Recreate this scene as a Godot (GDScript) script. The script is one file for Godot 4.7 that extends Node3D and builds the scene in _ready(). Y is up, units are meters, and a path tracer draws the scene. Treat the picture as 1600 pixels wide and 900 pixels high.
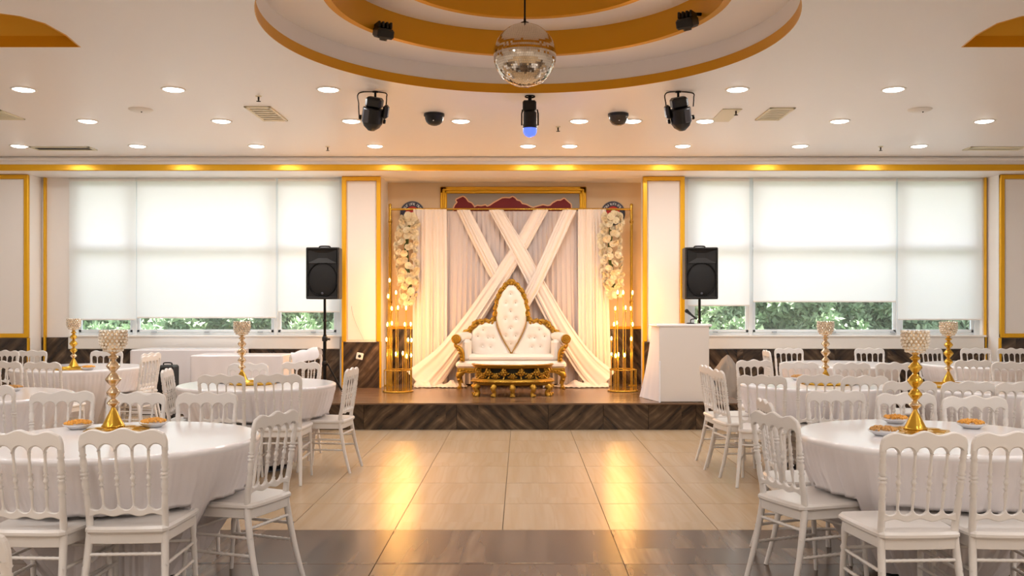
extends Node3D
# Banquet hall with a small wedding stage. Units are metres, y up, the camera looks along -Z; "depth" below means -z.
const F := 1420.0
const CX := 814.0
const CY := 479.0
const EYE := 1.45
const CEIL := 3.457      # main ceiling
const WALL := 12.85      # depth of the window wall
const STAGE := 0.315     # height of the stage
const TABLE := 0.76

var M := {}
var used := {}
var rng := RandomNumberGenerator.new()

# ---------------------------------------------------------------- helpers: places
func at(px: float, py: float, d: float) -> Vector3:
	return Vector3((px - CX) / F * d, EYE - (py - CY) / F * d, -d)

func spot(px: float, py: float, h: float) -> Vector3:      # the point at height h that is seen at px, py
	var d := (EYE - h) * F / (py - CY)
	return Vector3((px - CX) / F * d, h, -d)

# ---------------------------------------------------------------- helpers: nodes
func numbered(called: String) -> String:
	var n: int = used.get(called, 0)
	used[called] = n + 1
	return called if n == 0 else "%s_%03d" % [called, n]

func tag(o: Node3D, label: String, category: String, group := "", kind := "") -> Node3D:
	o.set_meta("label", label)
	if category: o.set_meta("category", category)
	if group: o.set_meta("group", group)
	if kind: o.set_meta("kind", kind)
	return o

func thing(called: String, label: String, category: String, pos := Vector3.ZERO, turn := 0.0, group := "") -> Node3D:
	var o := Node3D.new()
	o.name = numbered(called)
	add_child(o)
	o.position = pos
	o.rotation.y = turn
	tag(o, label, category, group)
	return o

func mesh_of(st: SurfaceTool, mat: Material) -> ArrayMesh:
	st.set_material(mat)
	return st.commit()

func put(called: String, mesh: Mesh, parent: Node = null, pos := Vector3.ZERO) -> MeshInstance3D:
	var o := MeshInstance3D.new()
	o.mesh = mesh
	o.position = pos
	if parent == null or parent == self:
		o.name = numbered(called)
		add_child(o)
	else:
		o.name = called
		parent.add_child(o, true)
	return o

func obj(called: String, st: SurfaceTool, mat: Material, parent: Node = null, pos := Vector3.ZERO) -> MeshInstance3D:
	return put(called, mesh_of(st, mat), parent, pos)

func struct(called: String, st: SurfaceTool, mat: Material, label := "", parent: Node = null) -> MeshInstance3D:
	var o := obj(called, st, mat, parent)
	if parent == null:
		o.set_meta("kind", "structure")
		if label: o.set_meta("label", label)
	return o

func dup(o: Node3D, called: String, label: String, pos: Vector3, turn := 0.0, group := "") -> Node3D:
	var c: Node3D = o.duplicate()
	c.name = numbered(called)
	add_child(c)
	c.position = pos
	c.rotation.y = turn
	c.set_meta("label", label)
	if group: c.set_meta("group", group)
	return c

# ---------------------------------------------------------------- helpers: shapes
func sb() -> SurfaceTool:
	var st := SurfaceTool.new()
	st.begin(Mesh.PRIMITIVE_TRIANGLES)
	return st

func tri(st: SurfaceTool, a: Vector3, b: Vector3, c: Vector3, na: Vector3, nb: Vector3, nc: Vector3, ua := Vector2.ZERO, ub := Vector2.ZERO, uc := Vector2.ZERO) -> void:
	if (b - a).cross(c - a).dot(na + nb + nc) > 0.0:
		st.set_normal(na); st.set_uv(ua); st.add_vertex(a)
		st.set_normal(nc); st.set_uv(uc); st.add_vertex(c)
		st.set_normal(nb); st.set_uv(ub); st.add_vertex(b)
	else:
		st.set_normal(na); st.set_uv(ua); st.add_vertex(a)
		st.set_normal(nb); st.set_uv(ub); st.add_vertex(b)
		st.set_normal(nc); st.set_uv(uc); st.add_vertex(c)

func quad(st: SurfaceTool, a: Vector3, b: Vector3, c: Vector3, d: Vector3, n: Vector3, uvs := []) -> void:
	var u = uvs if uvs.size() == 4 else [Vector2.ZERO, Vector2.ZERO, Vector2.ZERO, Vector2.ZERO]
	tri(st, a, b, c, n, n, n, u[0], u[1], u[2])
	tri(st, a, c, d, n, n, n, u[0], u[2], u[3])

# a box with chamfered edges
func box(st: SurfaceTool, c: Vector3, size: Vector3, bev := 0.004, bs := Basis()) -> void:
	var h := size / 2.0
	bev = minf(bev, minf(h.x, minf(h.y, h.z)) * 0.9)
	var k := h - Vector3.ONE * bev
	var ax := [Vector3.RIGHT, Vector3.UP, Vector3.BACK]
	for i in 3:
		var j := (i + 1) % 3
		var l := (i + 2) % 3
		for s in [-1.0, 1.0]:
			var n: Vector3 = ax[i] * s
			var o: Vector3 = n * h[i]
			var u: Vector3 = ax[j] * k[j]
			var v: Vector3 = ax[l] * k[l]
			var w: Vector3 = bs * n
			quad(st, c + bs * (o - u - v), c + bs * (o + u - v), c + bs * (o + u + v), c + bs * (o - u + v), w)
			if bev <= 0.0: continue
			for s2 in [-1.0, 1.0]:
				var n2: Vector3 = ax[j] * s2
				var e1: Vector3 = n * h[i] + n2 * k[j]
				var e2: Vector3 = n * k[i] + n2 * h[j]
				quad(st, c + bs * (e1 - v), c + bs * (e1 + v), c + bs * (e2 + v), c + bs * (e2 - v), (bs * (n + n2)).normalized())
	if bev > 0.0:
		for sx in [-1.0, 1.0]:
			for sy in [-1.0, 1.0]:
				for sz in [-1.0, 1.0]:
					var n := (bs * Vector3(sx, sy, sz)).normalized()
					tri(st, c + bs * Vector3(sx * h.x, sy * k.y, sz * k.z), c + bs * Vector3(sx * k.x, sy * h.y, sz * k.z), c + bs * Vector3(sx * k.x, sy * k.y, sz * h.z), n, n, n)

# box given by its two corners
func span(st: SurfaceTool, a: Vector3, b: Vector3, bev := 0.004) -> void:
	box(st, (a + b) / 2.0, (b - a).abs(), bev)

# a profile of (radius, height) turned round the y axis of xf; repeat a point for a sharp edge
func lathe(st: SurfaceTool, prof: Array, segs := 16, xf := Transform3D(), lobes := 0, lobe := 0.0) -> void:
	var n := prof.size()
	var nor: Array = []
	for i in n:
		var p: Vector2 = prof[i]
		var a: Vector2 = prof[maxi(i - 1, 0)]
		var b: Vector2 = prof[mini(i + 1, n - 1)]
		if a.distance_squared_to(p) < 1e-12: a = p
		if b.distance_squared_to(p) < 1e-12: b = p
		var t := (b - a).normalized()
		nor.append(Vector2(t.y, -t.x))
	var ring: Array = []
	for i in n:
		var row: Array = []
		for s in segs + 1:
			var th := TAU * s / segs
			var d := Vector3(cos(th), 0, sin(th))
			var r: float = prof[i].x
			if lobes > 0: r *= 1.0 + lobe * cos(th * lobes)
			row.append([xf * (d * r + Vector3.UP * prof[i].y), (xf.basis * (d * nor[i].x + Vector3.UP * nor[i].y)).normalized()])
		ring.append(row)
	for i in n - 1:
		if prof[i].distance_squared_to(prof[i + 1]) < 1e-12: continue
		for s in segs:
			var a = ring[i][s]; var b = ring[i][s + 1]; var c = ring[i + 1][s + 1]; var d = ring[i + 1][s]
			if prof[i].x > 1e-5: tri(st, a[0], b[0], c[0], a[1], b[1], c[1])
			if prof[i + 1].x > 1e-5: tri(st, a[0], c[0], d[0], a[1], c[1], d[1])

# the same profile between two points
func turned(st: SurfaceTool, a: Vector3, b: Vector3, prof: Array, segs := 10) -> void:
	var y := b - a
	var l := y.length()
	y /= l
	var x := (Vector3.BACK if absf(y.z) < 0.8 else Vector3.RIGHT).cross(y).normalized()
	var xf := Transform3D(Basis(x, y, x.cross(y)), a)
	var p: Array = []
	for q in prof: p.append(Vector2(q.x, q.y * l))
	lathe(st, p, segs, xf)

func tube(st: SurfaceTool, pts: Array, rad, segs := 8, closed := false, flat := 1.0) -> void:
	var n := pts.size()
	var rings: Array = []
	var up := Vector3.ZERO
	for i in n:
		var a: Vector3 = pts[(i - 1 + n) % n] if closed else pts[maxi(i - 1, 0)]
		var b: Vector3 = pts[(i + 1) % n] if closed else pts[mini(i + 1, n - 1)]
		var t := (b - a).normalized()
		if up == Vector3.ZERO: up = (Vector3.UP if absf(t.y) < 0.9 else Vector3.RIGHT)
		var x := up.cross(t).normalized()
		var y := t.cross(x)
		up = y
		var r: float = rad[i] if rad is Array else rad
		var row: Array = []
		for s in segs + 1:
			var th := TAU * s / segs
			var d := x * cos(th) + y * sin(th)
			row.append([pts[i] + (x * cos(th) + y * sin(th) * flat) * r, d])
		rings.append(row)
	for i in (n if closed else n - 1):
		var p = rings[i]
		var q = rings[(i + 1) % n]
		for s in segs:
			tri(st, p[s][0], p[s + 1][0], q[s + 1][0], p[s][1], p[s + 1][1], q[s + 1][1])
			tri(st, p[s][0], q[s + 1][0], q[s][0], p[s][1], q[s + 1][1], q[s][1])
	if not closed:
		for e in [0, n - 1]:
			var t2: Vector3 = (pts[0] - pts[1] if e == 0 else pts[n - 1] - pts[n - 2]).normalized()
			for s in segs:
				tri(st, pts[e], rings[e][s][0], rings[e][s + 1][0], t2, t2, t2)

# a closed outline (x, y) with thickness along z, front chamfered by bev
func prism(st: SurfaceTool, poly: PackedVector2Array, depth: float, xf := Transform3D(), bev := 0.0) -> void:
	var ccw := not Geometry2D.is_polygon_clockwise(poly)
	var inner := poly
	if bev > 0.0:
		var off := Geometry2D.offset_polygon(poly, -bev, Geometry2D.JOIN_MITER)
		if off.size() == 1: inner = off[0]
	for side in [-1.0, 1.0]:
		var pl := inner if bev > 0.0 else poly
		var idx := Geometry2D.triangulate_polygon(pl)
		var n := (xf.basis * Vector3(0, 0, side)).normalized()
		for i in range(0, idx.size(), 3):
			tri(st, xf * Vector3(pl[idx[i]].x, pl[idx[i]].y, side * depth / 2), xf * Vector3(pl[idx[i + 1]].x, pl[idx[i + 1]].y, side * depth / 2), xf * Vector3(pl[idx[i + 2]].x, pl[idx[i + 2]].y, side * depth / 2), n, n, n)
	var hz := depth / 2 - bev
	for i in poly.size():
		var a := poly[i]
		var b := poly[(i + 1) % poly.size()]
		var t := (b - a).normalized()
		var o := Vector2(t.y, -t.x) if ccw else Vector2(-t.y, t.x)
		var n := (xf.basis * Vector3(o.x, o.y, 0)).normalized()
		quad(st, xf * Vector3(a.x, a.y, -hz), xf * Vector3(b.x, b.y, -hz), xf * Vector3(b.x, b.y, hz), xf * Vector3(a.x, a.y, hz), n)
		if bev > 0.0:
			for side in [-1.0, 1.0]:
				var ia := a - o * bev
				var ib := b - o * bev
				quad(st, xf * Vector3(a.x, a.y, side * hz), xf * Vector3(b.x, b.y, side * hz), xf * Vector3(ib.x, ib.y, side * depth / 2), xf * Vector3(ia.x, ia.y, side * depth / 2), (xf.basis * Vector3(o.x, o.y, side)).normalized())

func ball(st: SurfaceTool, c: Vector3, r: Vector3, segs := 10, rows := 6, bs := Basis()) -> void:
	var prof: Array = []
	for i in rows + 1:
		var a := PI * i / rows - PI / 2
		prof.append(Vector2(cos(a), sin(a)))
	lathe(st, prof, segs, Transform3D(bs * Basis.from_scale(r), c))

# a grid of points P[i][j], smooth, both sides drawn by the renderer
func sheet(st: SurfaceTool, P: Array, wrap := false) -> void:
	var n := P.size()
	var m: int = P[0].size()
	var N: Array = []
	for i in n:
		var row: Array = []
		for j in m:
			var du: Vector3 = P[mini(i + 1, n - 1)][j] - P[maxi(i - 1, 0)][j]
			var j0 := j - 1; var j1 := j + 1
			if wrap:
				j0 = (m - 2) if j == 0 else j - 1
				j1 = 1 if j == m - 1 else j + 1
			else:
				j0 = maxi(j0, 0); j1 = mini(j1, m - 1)
			var dv: Vector3 = P[i][j1] - P[i][j0]
			row.append(du.cross(dv).normalized())
		N.append(row)
	for i in n - 1:
		for j in m - 1:
			var a: Vector3 = P[i][j]; var b: Vector3 = P[i][j + 1]; var c: Vector3 = P[i + 1][j + 1]; var d: Vector3 = P[i + 1][j]
			tri(st, a, b, c, N[i][j], N[i][j + 1], N[i + 1][j + 1])
			tri(st, a, c, d, N[i][j], N[i + 1][j + 1], N[i + 1][j])

func path(pts: Array, n: int) -> Array:      # a smooth line through pts
	var c := Curve3D.new()
	for i in pts.size():
		var t: Vector3 = (pts[mini(i + 1, pts.size() - 1)] - pts[maxi(i - 1, 0)]) / 6.0
		c.add_point(pts[i], -t, t)
	c.bake_interval = 0.005
	var out: Array = []
	var l := c.get_baked_length()
	for i in n: out.append(c.sample_baked(l * i / (n - 1), true))
	return out

# ---------------------------------------------------------------- materials
func mat(called: String, c: Color, rough := 0.5, metal := 0.0) -> StandardMaterial3D:
	var m := StandardMaterial3D.new()
	m.resource_name = called
	m.albedo_color = c
	m.roughness = rough
	m.metallic = metal
	M[called] = m
	return m

func noise(sd: int, fr: float, oct := 4) -> FastNoiseLite:
	var n := FastNoiseLite.new()
	n.seed = sd
	n.noise_type = FastNoiseLite.TYPE_SIMPLEX_SMOOTH
	n.frequency = fr
	n.fractal_type = FastNoiseLite.FRACTAL_FBM
	n.fractal_octaves = oct
	return n

func ramp(t: float, cs: Array) -> Color:
	t = clampf(t, 0, 0.9999) * (cs.size() - 1)
	var i := int(t)
	return cs[i].lerp(cs[i + 1], t - i)

func picture(w: int, h: int, f: Callable) -> ImageTexture:
	var im := Image.create(w, h, false, Image.FORMAT_RGB8)
	for y in h:
		for x in w:
			im.set_pixel(x, y, f.call(float(x), float(y)))
	return ImageTexture.create_from_image(im)

func make_materials() -> void:
	mat("wall_paint", Color(0.94, 0.92, 0.90), 0.55)
	mat("niche_paint", Color(0.90, 0.79, 0.62), 0.5)
	mat("ceiling_paint", Color(0.955, 0.94, 0.93), 0.38)
	mat("white_trim", Color(0.93, 0.92, 0.90), 0.4)
	mat("gold_paint", Color(0.86, 0.62, 0.07), 0.36, 0.22)
	mat("lit_gold", Color(0.94, 0.76, 0.30), 0.4, 0.15)  # the rim gold made lighter: light in the side recesses, put into the colour
	mat("gold_trim", Color(0.90, 0.68, 0.11), 0.3, 0.4)
	mat("gold_metal", Color(0.84, 0.67, 0.25), 0.22, 0.8)
	mat("carved_gold", Color(0.72, 0.55, 0.20), 0.32, 0.8)
	mat("champagne", Color(0.88, 0.79, 0.66), 0.2, 0.85)
	mat("chair_white", Color(0.91, 0.895, 0.88), 0.3)
	mat("cloth_white", Color(0.92, 0.90, 0.905), 0.75)
	mat("table_white", Color(0.94, 0.935, 0.945), 0.14)
	mat("lectern_cloth", Color(0.88, 0.855, 0.83), 0.8)
	mat("leather", Color(0.93, 0.90, 0.86), 0.35)
	mat("crystal", Color(0.93, 0.90, 0.84), 0.12, 0.55)
	mat("black_plastic", Color(0.035, 0.033, 0.037), 0.42)
	mat("black_grille", Color(0.028, 0.026, 0.030), 0.7)
	mat("black_metal", Color(0.05, 0.05, 0.055), 0.32, 0.6)
	mat("grey_metal", Color(0.35, 0.36, 0.40), 0.3, 0.6)
	mat("smoked", Color(0.27, 0.225, 0.18), 0.14)
	mat("chrome", Color(0.8, 0.8, 0.8), 0.15, 1.0)
	mat("mirror", Color(0.86, 0.82, 0.76), 0.07, 1.0)
	mat("aluminium", Color(0.88, 0.90, 0.91), 0.35)
	mat("bar_grey", Color(0.62, 0.65, 0.67), 0.4)
	mat("vent_cream", Color(0.90, 0.87, 0.76), 0.5)
	mat("dark_slot", Color(0.18, 0.16, 0.13), 0.8)
	mat("navy", Color(0.03, 0.04, 0.20), 0.4)
	mat("red", Color(0.47, 0.02, 0.035), 0.6)
	mat("bright_red", Color(0.75, 0.07, 0.05), 0.5)
	mat("silver_board", Color(0.62, 0.58, 0.52), 0.4)
	mat("print_white", Color(0.92, 0.92, 0.92), 0.5)
	mat("china", Color(0.92, 0.92, 0.93), 0.15)
	mat("snack", Color(0.94, 0.68, 0.30), 0.65)
	mat("nuts", Color(0.82, 0.62, 0.36), 0.7)
	mat("napkin", Color(0.93, 0.73, 0.55), 0.8)
	mat("grey_cloth", Color(0.60, 0.56, 0.52), 0.85)
	mat("petal", Color(0.91, 0.85, 0.71), 0.65)
	mat("stem_green", Color(0.35, 0.42, 0.22), 0.7)
	mat("grout", Color(0.42, 0.36, 0.29), 0.8)
	mat("ground_out", Color(0.55, 0.56, 0.50), 0.9)
	mat("bark", Color(0.22, 0.20, 0.14), 0.9)
	var p: StandardMaterial3D = M.petal
	p.backlight_enabled = true
	p.backlight = Color(0.16, 0.15, 0.11)
	var sheer := mat("sheer", Color(0.85, 0.80, 0.775), 0.75)
	sheer.backlight_enabled = true
	sheer.backlight = Color(0.5, 0.46, 0.42)
	var swag := mat("swag", Color(0.94, 0.89, 0.84), 0.75)
	swag.backlight_enabled = true
	swag.backlight = Color(0.3, 0.28, 0.25)
	var bl := mat("blind", Color(0.93, 0.94, 0.93), 0.8)
	bl.backlight_enabled = true
	bl.backlight = Color(0.90, 0.89, 0.89)
	var leaf := mat("leaf", Color(0.74, 0.79, 0.75), 0.5)
	leaf.backlight_enabled = true
	leaf.backlight = Color(0.34, 0.40, 0.28)
	leaf.vertex_color_use_as_albedo = true
	var gl := mat("glass", Color(0.9, 0.95, 0.95, 0.06), 0.02)
	gl.transparency = BaseMaterial3D.TRANSPARENCY_ALPHA
	var di := mat("lamp_face", Color(1, 1, 1), 0.5)
	di.emission_enabled = true
	di.emission = Color(1.0, 0.97, 0.93)
	di.emission_energy_multiplier = 5.0
	var bu := mat("bulb_glow", Color(1, 0.9, 0.7), 0.4)
	bu.emission_enabled = true
	bu.emission = Color(1.0, 0.78, 0.46)
	bu.emission_energy_multiplier = 18.0
	var ud := mat("blue_glow", Color(0.3, 0.4, 1.0), 0.2)
	ud.emission_enabled = true
	ud.emission = Color(0.38, 0.50, 1.0)
	ud.emission_energy_multiplier = 0.5
	# beige stone floor: veins run along the depth of the room
	var n0 := noise(21, 0.009, 1); var n1 := noise(3, 0.012); var n2 := noise(5, 0.03, 3); var n3 := noise(8, 0.02, 5)
	var beige := [Color(0.55, 0.44, 0.31), Color(0.77, 0.67, 0.53), Color(0.85, 0.76, 0.63), Color(0.87, 0.79, 0.68), Color(0.89, 0.82, 0.72)]
	var tb := picture(512, 512, func(x: float, y: float) -> Color:
		var w := n0.get_noise_2d(x * 0.3, y * 0.2) * 12.0
		var v := n2.get_noise_2d((x + w) * 0.6, y * 0.03)
		var fine := n2.get_noise_2d((x + w) * 2.2, y * 0.09 + 40.0)
		var line := 1.0 - smoothstep(0.0, 0.035, absf(n1.get_noise_2d((x + w) * 0.45, y * 0.025 + 90.0)))
		return ramp(0.74 + v * 0.35 + fine * 0.16 - line * 0.30 * (0.5 + v), beige))
	var fb := mat("floor_beige", Color(0.87, 0.84, 0.80), 0.23)
	fb.albedo_texture = tb
	var dark := [Color(0.24, 0.19, 0.155), Color(0.33, 0.265, 0.215), Color(0.40, 0.325, 0.27), Color(0.48, 0.40, 0.33), Color(0.57, 0.49, 0.41)]
	var td := picture(512, 512, func(x: float, y: float) -> Color:
		var w := n0.get_noise_2d(x * 0.3, y * 0.2 + 500.0) * 14.0
		var v := n2.get_noise_2d((x + w) * 0.30, y * 0.03 + 300.0)
		var g := n2.get_noise_2d((x + w) * 0.9, y * 0.07 + 800.0)
		return ramp(0.47 + v * 0.8 + g * 0.35, dark))
	var fd := mat("floor_dark", Color(1, 1, 1), 0.22)
	fd.albedo_texture = td
	# brown marble with slanting bands
	var brown := [Color(0.14, 0.10, 0.075), Color(0.225, 0.17, 0.125), Color(0.30, 0.235, 0.175), Color(0.42, 0.34, 0.26), Color(0.57, 0.48, 0.38)]
	var tm := picture(512, 512, func(x: float, y: float) -> Color:
		var w := n0.get_noise_2d(x * 0.5, y * 0.5) * 7.0
		var v := n2.get_noise_2d((x + y) * 0.42 + w, (x - y) * 0.045)
		var g := n2.get_noise_2d((x + y) * 1.3 + w, (x - y) * 0.12)
		var h := n3.get_noise_2d(x * 0.5, y * 0.5)
		return ramp(0.36 + v * 0.62 + g * 0.18 + h * 0.22, brown))
	var ma := mat("marble", Color(1, 1, 1), 0.18)
	ma.albedo_texture = tm
	var wood := [Color(0.28, 0.20, 0.14), Color(0.40, 0.30, 0.215), Color(0.47, 0.36, 0.265), Color(0.55, 0.43, 0.33)]
	var tw := picture(512, 256, func(x: float, y: float) -> Color:
		var w := n0.get_noise_2d(x * 0.3, y) * 5.0
		return ramp(0.5 + n2.get_noise_2d(x * 0.12, y + w) * 0.9 + n3.get_noise_2d(x * 0.4, y * 3.0) * 0.3, wood))
	var de := mat("deck", Color(1, 1, 1), 0.25)
	de.albedo_texture = tw

# a slab whose broad face carries uv; face: "top" or "front"
func slab(st: SurfaceTool, a: Vector3, b: Vector3, uv0: Vector2, uv1: Vector2, front := false) -> void:
	var e := 0.0015
	if front:
		quad(st, Vector3(a.x + e, a.y + e, b.z), Vector3(b.x - e, a.y + e, b.z), Vector3(b.x - e, b.y - e, b.z), Vector3(a.x + e, b.y - e, b.z), Vector3.BACK, [Vector2(uv0.x, uv1.y), uv1, Vector2(uv1.x, uv0.y), uv0])
		for s in [[a.x, a.x + e], [b.x, b.x - e]]:
			quad(st, Vector3(s[0], a.y, a.z), Vector3(s[0], b.y, a.z), Vector3(s[1], b.y - e, b.z), Vector3(s[1], a.y + e, b.z), Vector3(signf(s[0] - s[1]), 0, 0.1).normalized(), [uv0, uv0, uv0, uv0])
		for s in [[a.y, a.y + e], [b.y, b.y - e]]:
			quad(st, Vector3(a.x, s[0], a.z), Vector3(b.x, s[0], a.z), Vector3(b.x - e, s[1], b.z), Vector3(a.x + e, s[1], b.z), Vector3(0, signf(s[0] - s[1]), 0.1).normalized(), [uv0, uv0, uv0, uv0])
	else:
		quad(st, Vector3(a.x + e, b.y, a.z + e), Vector3(b.x - e, b.y, a.z + e), Vector3(b.x - e, b.y, b.z - e), Vector3(a.x + e, b.y, b.z - e), Vector3.UP, [uv0, Vector2(uv1.x, uv0.y), uv1, Vector2(uv0.x, uv1.y)])
		for s in [[a.x, a.x + e], [b.x, b.x - e]]:
			quad(st, Vector3(s[0], a.y, a.z), Vector3(s[0], a.y, b.z), Vector3(s[1], b.y, b.z - e), Vector3(s[1], b.y, a.z + e), Vector3(signf(s[0] - s[1]), 0.1, 0).normalized(), [uv0, uv0, uv0, uv0])
		for s in [[a.z, a.z + e], [b.z, b.z - e]]:
			quad(st, Vector3(a.x, a.y, s[0]), Vector3(b.x, a.y, s[0]), Vector3(b.x - e, b.y, s[1]), Vector3(a.x + e, b.y, s[1]), Vector3(0, 0.1, signf(s[0] - s[1])).normalized(), [uv0, uv0, uv0, uv0])

# ---------------------------------------------------------------- the room
const DOME := Vector2(0.048, 6.635)     # x and depth of the round recess's centre
const RIM := [1.915, 1.435, 1.035]      # its three rims
const TIER := [3.457, 3.684, 3.894, 4.104]

func circle2(c: Vector2, r: float, n: int) -> PackedVector2Array:
	var p := PackedVector2Array()
	for i in n: p.append(c + Vector2(cos(TAU * i / n), sin(TAU * i / n)) * r)
	return p

func side_opening(s: float) -> PackedVector2Array:     # (x, depth)
	var p := PackedVector2Array()
	for q in [[3.405, 7.03], [3.36, 6.72], [3.37, 6.44], [3.46, 6.28], [3.62, 6.19], [4.1, 6.08], [4.8, 6.04], [5.5, 6.08], [6.0, 6.2], [6.25, 6.46], [6.2, 7.03]]:
		p.append(Vector2(q[0] * s, q[1]))
	return p

func plan_prism(st: SurfaceTool, pts: PackedVector2Array, y0: float, y1: float) -> void:
	# the outline's (x, depth) becomes (x, 0, -depth)
	var xf := Transform3D(Basis(Vector3.RIGHT, Vector3(0, 0, -1), Vector3.UP), Vector3(0, (y0 + y1) / 2, 0))
	prism(st, pts, y1 - y0, xf)

func hoop(st: SurfaceTool, c: Vector2, r0: float, r1: float, y0: float, y1: float, n := 128) -> void:     # a ring: inner r0, outer r1
	lathe(st, [Vector2(r0, y1), Vector2(r0, y0), Vector2(r0, y0), Vector2(r1, y0), Vector2(r1, y0), Vector2(r1, y1)], n, Transform3D(Basis(), Vector3(c.x, 0, -c.y)))

func build_ceiling() -> void:
	var dome := circle2(DOME, RIM[0], 128)
	var sides := [side_opening(-1), side_opening(1)]
	var cuts := [-8.0, -4.8, DOME.x, 4.8, 8.0]
	var st := sb()
	for i in 4:
		var parts := [PackedVector2Array([Vector2(cuts[i], -4.1), Vector2(cuts[i + 1], -4.1), Vector2(cuts[i + 1], 13.5), Vector2(cuts[i], 13.5)])]
		for hole in [dome, sides[0], sides[1]]:
			var next: Array = []
			for p in parts: next.append_array(Geometry2D.clip_polygons(p, hole))
			parts = next
		for p in parts: plan_prism(st, p, CEIL, CEIL + 0.09)
	var ceiling := struct("ceiling", st, M.ceiling_paint, "white plaster ceiling with round stepped recess and two side recesses")
	# closed above, so that no sky enters through the recesses
	st = sb()
	span(st, Vector3(-8.1, 4.3, 4.2), Vector3(8.1, 4.4, -13.6), 0)
	for s in [-1, 1]:
		span(st, Vector3(s * 8.0, CEIL, 4.2), Vector3(s * 8.1, 4.3, -13.6), 0)
	span(st, Vector3(-8.1, CEIL, 4.1), Vector3(8.1, 4.3, 4.2), 0)
	span(st, Vector3(-8.1, CEIL, -13.5), Vector3(8.1, 4.3, -13.6), 0)
	struct("roof_slab", st, M.wall_paint, "roof slab above the ceiling")
	# round recess: gold lip, white rise, then two gold steps
	for i in 3:
		st = sb()
		var lip := 0.084 if i == 0 else 0.21
		hoop(st, DOME, RIM[i] - 0.006, RIM[i] + (-0.0005 if i == 0 else 0.05), TIER[i] - (0.002 if i > 0 else 0.0), TIER[i] + lip)
		var o := obj("gold_rim", st, M.gold_paint, ceiling)
		o.set_meta("label", "gold painted rim of the round ceiling recess")
		st = sb()
		if i == 0: hoop(st, DOME, RIM[0], RIM[0] + 0.04, TIER[0] + lip, TIER[1])
		if i < 2: hoop(st, DOME, RIM[i + 1], RIM[i] + 0.05, TIER[i + 1], TIER[i + 1] + 0.03)
		else: plan_prism(st, circle2(DOME, RIM[2] + 0.05, 96), TIER[3], TIER[3] + 0.03)
		obj("recess_step", st, M.ceiling_paint, ceiling)
	for k in 2:
		var pl: PackedVector2Array = sides[k]
		var big: PackedVector2Array = Geometry2D.offset_polygon(pl, 0.05)[0]
		for b in 2:
			st = sb()
			for i in pl.size():
				var a := pl[i]; var c := pl[(i + 1) % pl.size()]
				var y0: float = CEIL - 0.002 if b == 0 else CEIL + 0.084
				var y1: float = CEIL + 0.084 if b == 0 else CEIL + 0.4
				var nin := (c - a).orthogonal().normalized()
				if nin.dot(Vector2(4.8 * (1 if k else -1), 6.55) - (a + c) / 2) < 0: nin = -nin
				var e0 := nin * (0.010 if b == 0 else 0.004)
				var e1 := nin * (-0.0005 if b == 0 else -0.04)
				var q := PackedVector2Array([a + e0, c + e0, c + e1, a + e1])
				plan_prism(st, q, y0, y1)
			obj("gold_rim", st, M.gold_paint if b == 0 else M.lit_gold, ceiling)  # upper band: same gold paint, coloured as if lit
		st = sb()
		plan_prism(st, big, CEIL + 0.4, CEIL + 0.43)
		obj("recess_step", st, M.lit_gold, ceiling)
	# the dropped beam in front of the windows
	st = sb()
	span(st, Vector3(-7.9, 3.269, -12.19), Vector3(7.9, CEIL, -12.84), 0.004)
	struct("ceiling_beam", st, M.ceiling_paint, "white dropped ceiling beam above the windows")
	st = sb()
	tube(st, [Vector3(-7.9, CEIL - 0.03, -12.18), Vector3(7.9, CEIL - 0.03, -12.18)], 0.03, 10)
	struct("trim_1", st, M.ceiling_paint, "white cove moulding where the beam meets the ceiling")
	st = sb()
	box(st, Vector3(0, 3.313, -12.185), Vector3(15.8, 0.084, 0.03), 0.008)
	struct("trim_2", st, M.gold_trim, "long gold strip along the ceiling beam")

func build_floor() -> void:
	var st := sb()
	span(st, Vector3(-8.1, -0.2, 4.2), Vector3(8.1, -0.008, -13.6), 0)
	var floor_ := struct("floor", st, M.grout, "polished tiled floor, beige beyond and dark in front")
	var tile := 0.70
	var x0 := -0.12
	var edge := 5.90
	var kinds: Array = []
	for k in 6:
		st = sb()
		var u := rng.randf(); var v := rng.randf()
		slab(st, Vector3(0.001, -0.01, -0.781), Vector3(tile - 0.001, 0, -0.001), Vector2(u, v), Vector2(u + 0.42, v + 0.47))
		kinds.append(mesh_of(st, M.floor_beige))
	for r in 9:
		for c in range(-11, 11):
			var x := x0 + c * tile
			var d := edge + r * 0.783
			if d > 10.75 and x > -2.6 and x < 1.9: continue
			put("floor_tile", kinds[rng.randi() % 6], floor_, Vector3(x, 0, -d))
	var darks: Array = []
	for k in 5:
		st = sb()
		var u := rng.randf(); var v := rng.randf()
		slab(st, Vector3(0.001, -0.01, -0.781), Vector3(tile * 2 - 0.001, 0, -0.001), Vector2(u, v), Vector2(u + 0.8, v + 0.45))
		darks.append(mesh_of(st, M.floor_dark))
	for r in 3:
		for c in range(-6, 6):
			put("floor_tile", darks[rng.randi() % 5], floor_, Vector3(x0 - tile + c * tile * 2, 0, -(edge - 0.783 * (r + 1))))
	st = sb()
	slab(st, Vector3(-8, -0.01, -(edge - 0.783 * 3)), Vector3(8, 0, 4.1), Vector2(0, 0), Vector2(9, 4.5))
	var rest := obj("floor_tile", st, M.floor_beige, floor_)
	rest.set_meta("kind", "stuff")

func wall_piece(st: SurfaceTool, x0: float, x1: float, y0: float, y1: float, d0 := WALL, d1 := WALL + 0.25) -> void:
	span(st, Vector3(x0, y0, -d0), Vector3(x1, y1, -d1), 0)

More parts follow.
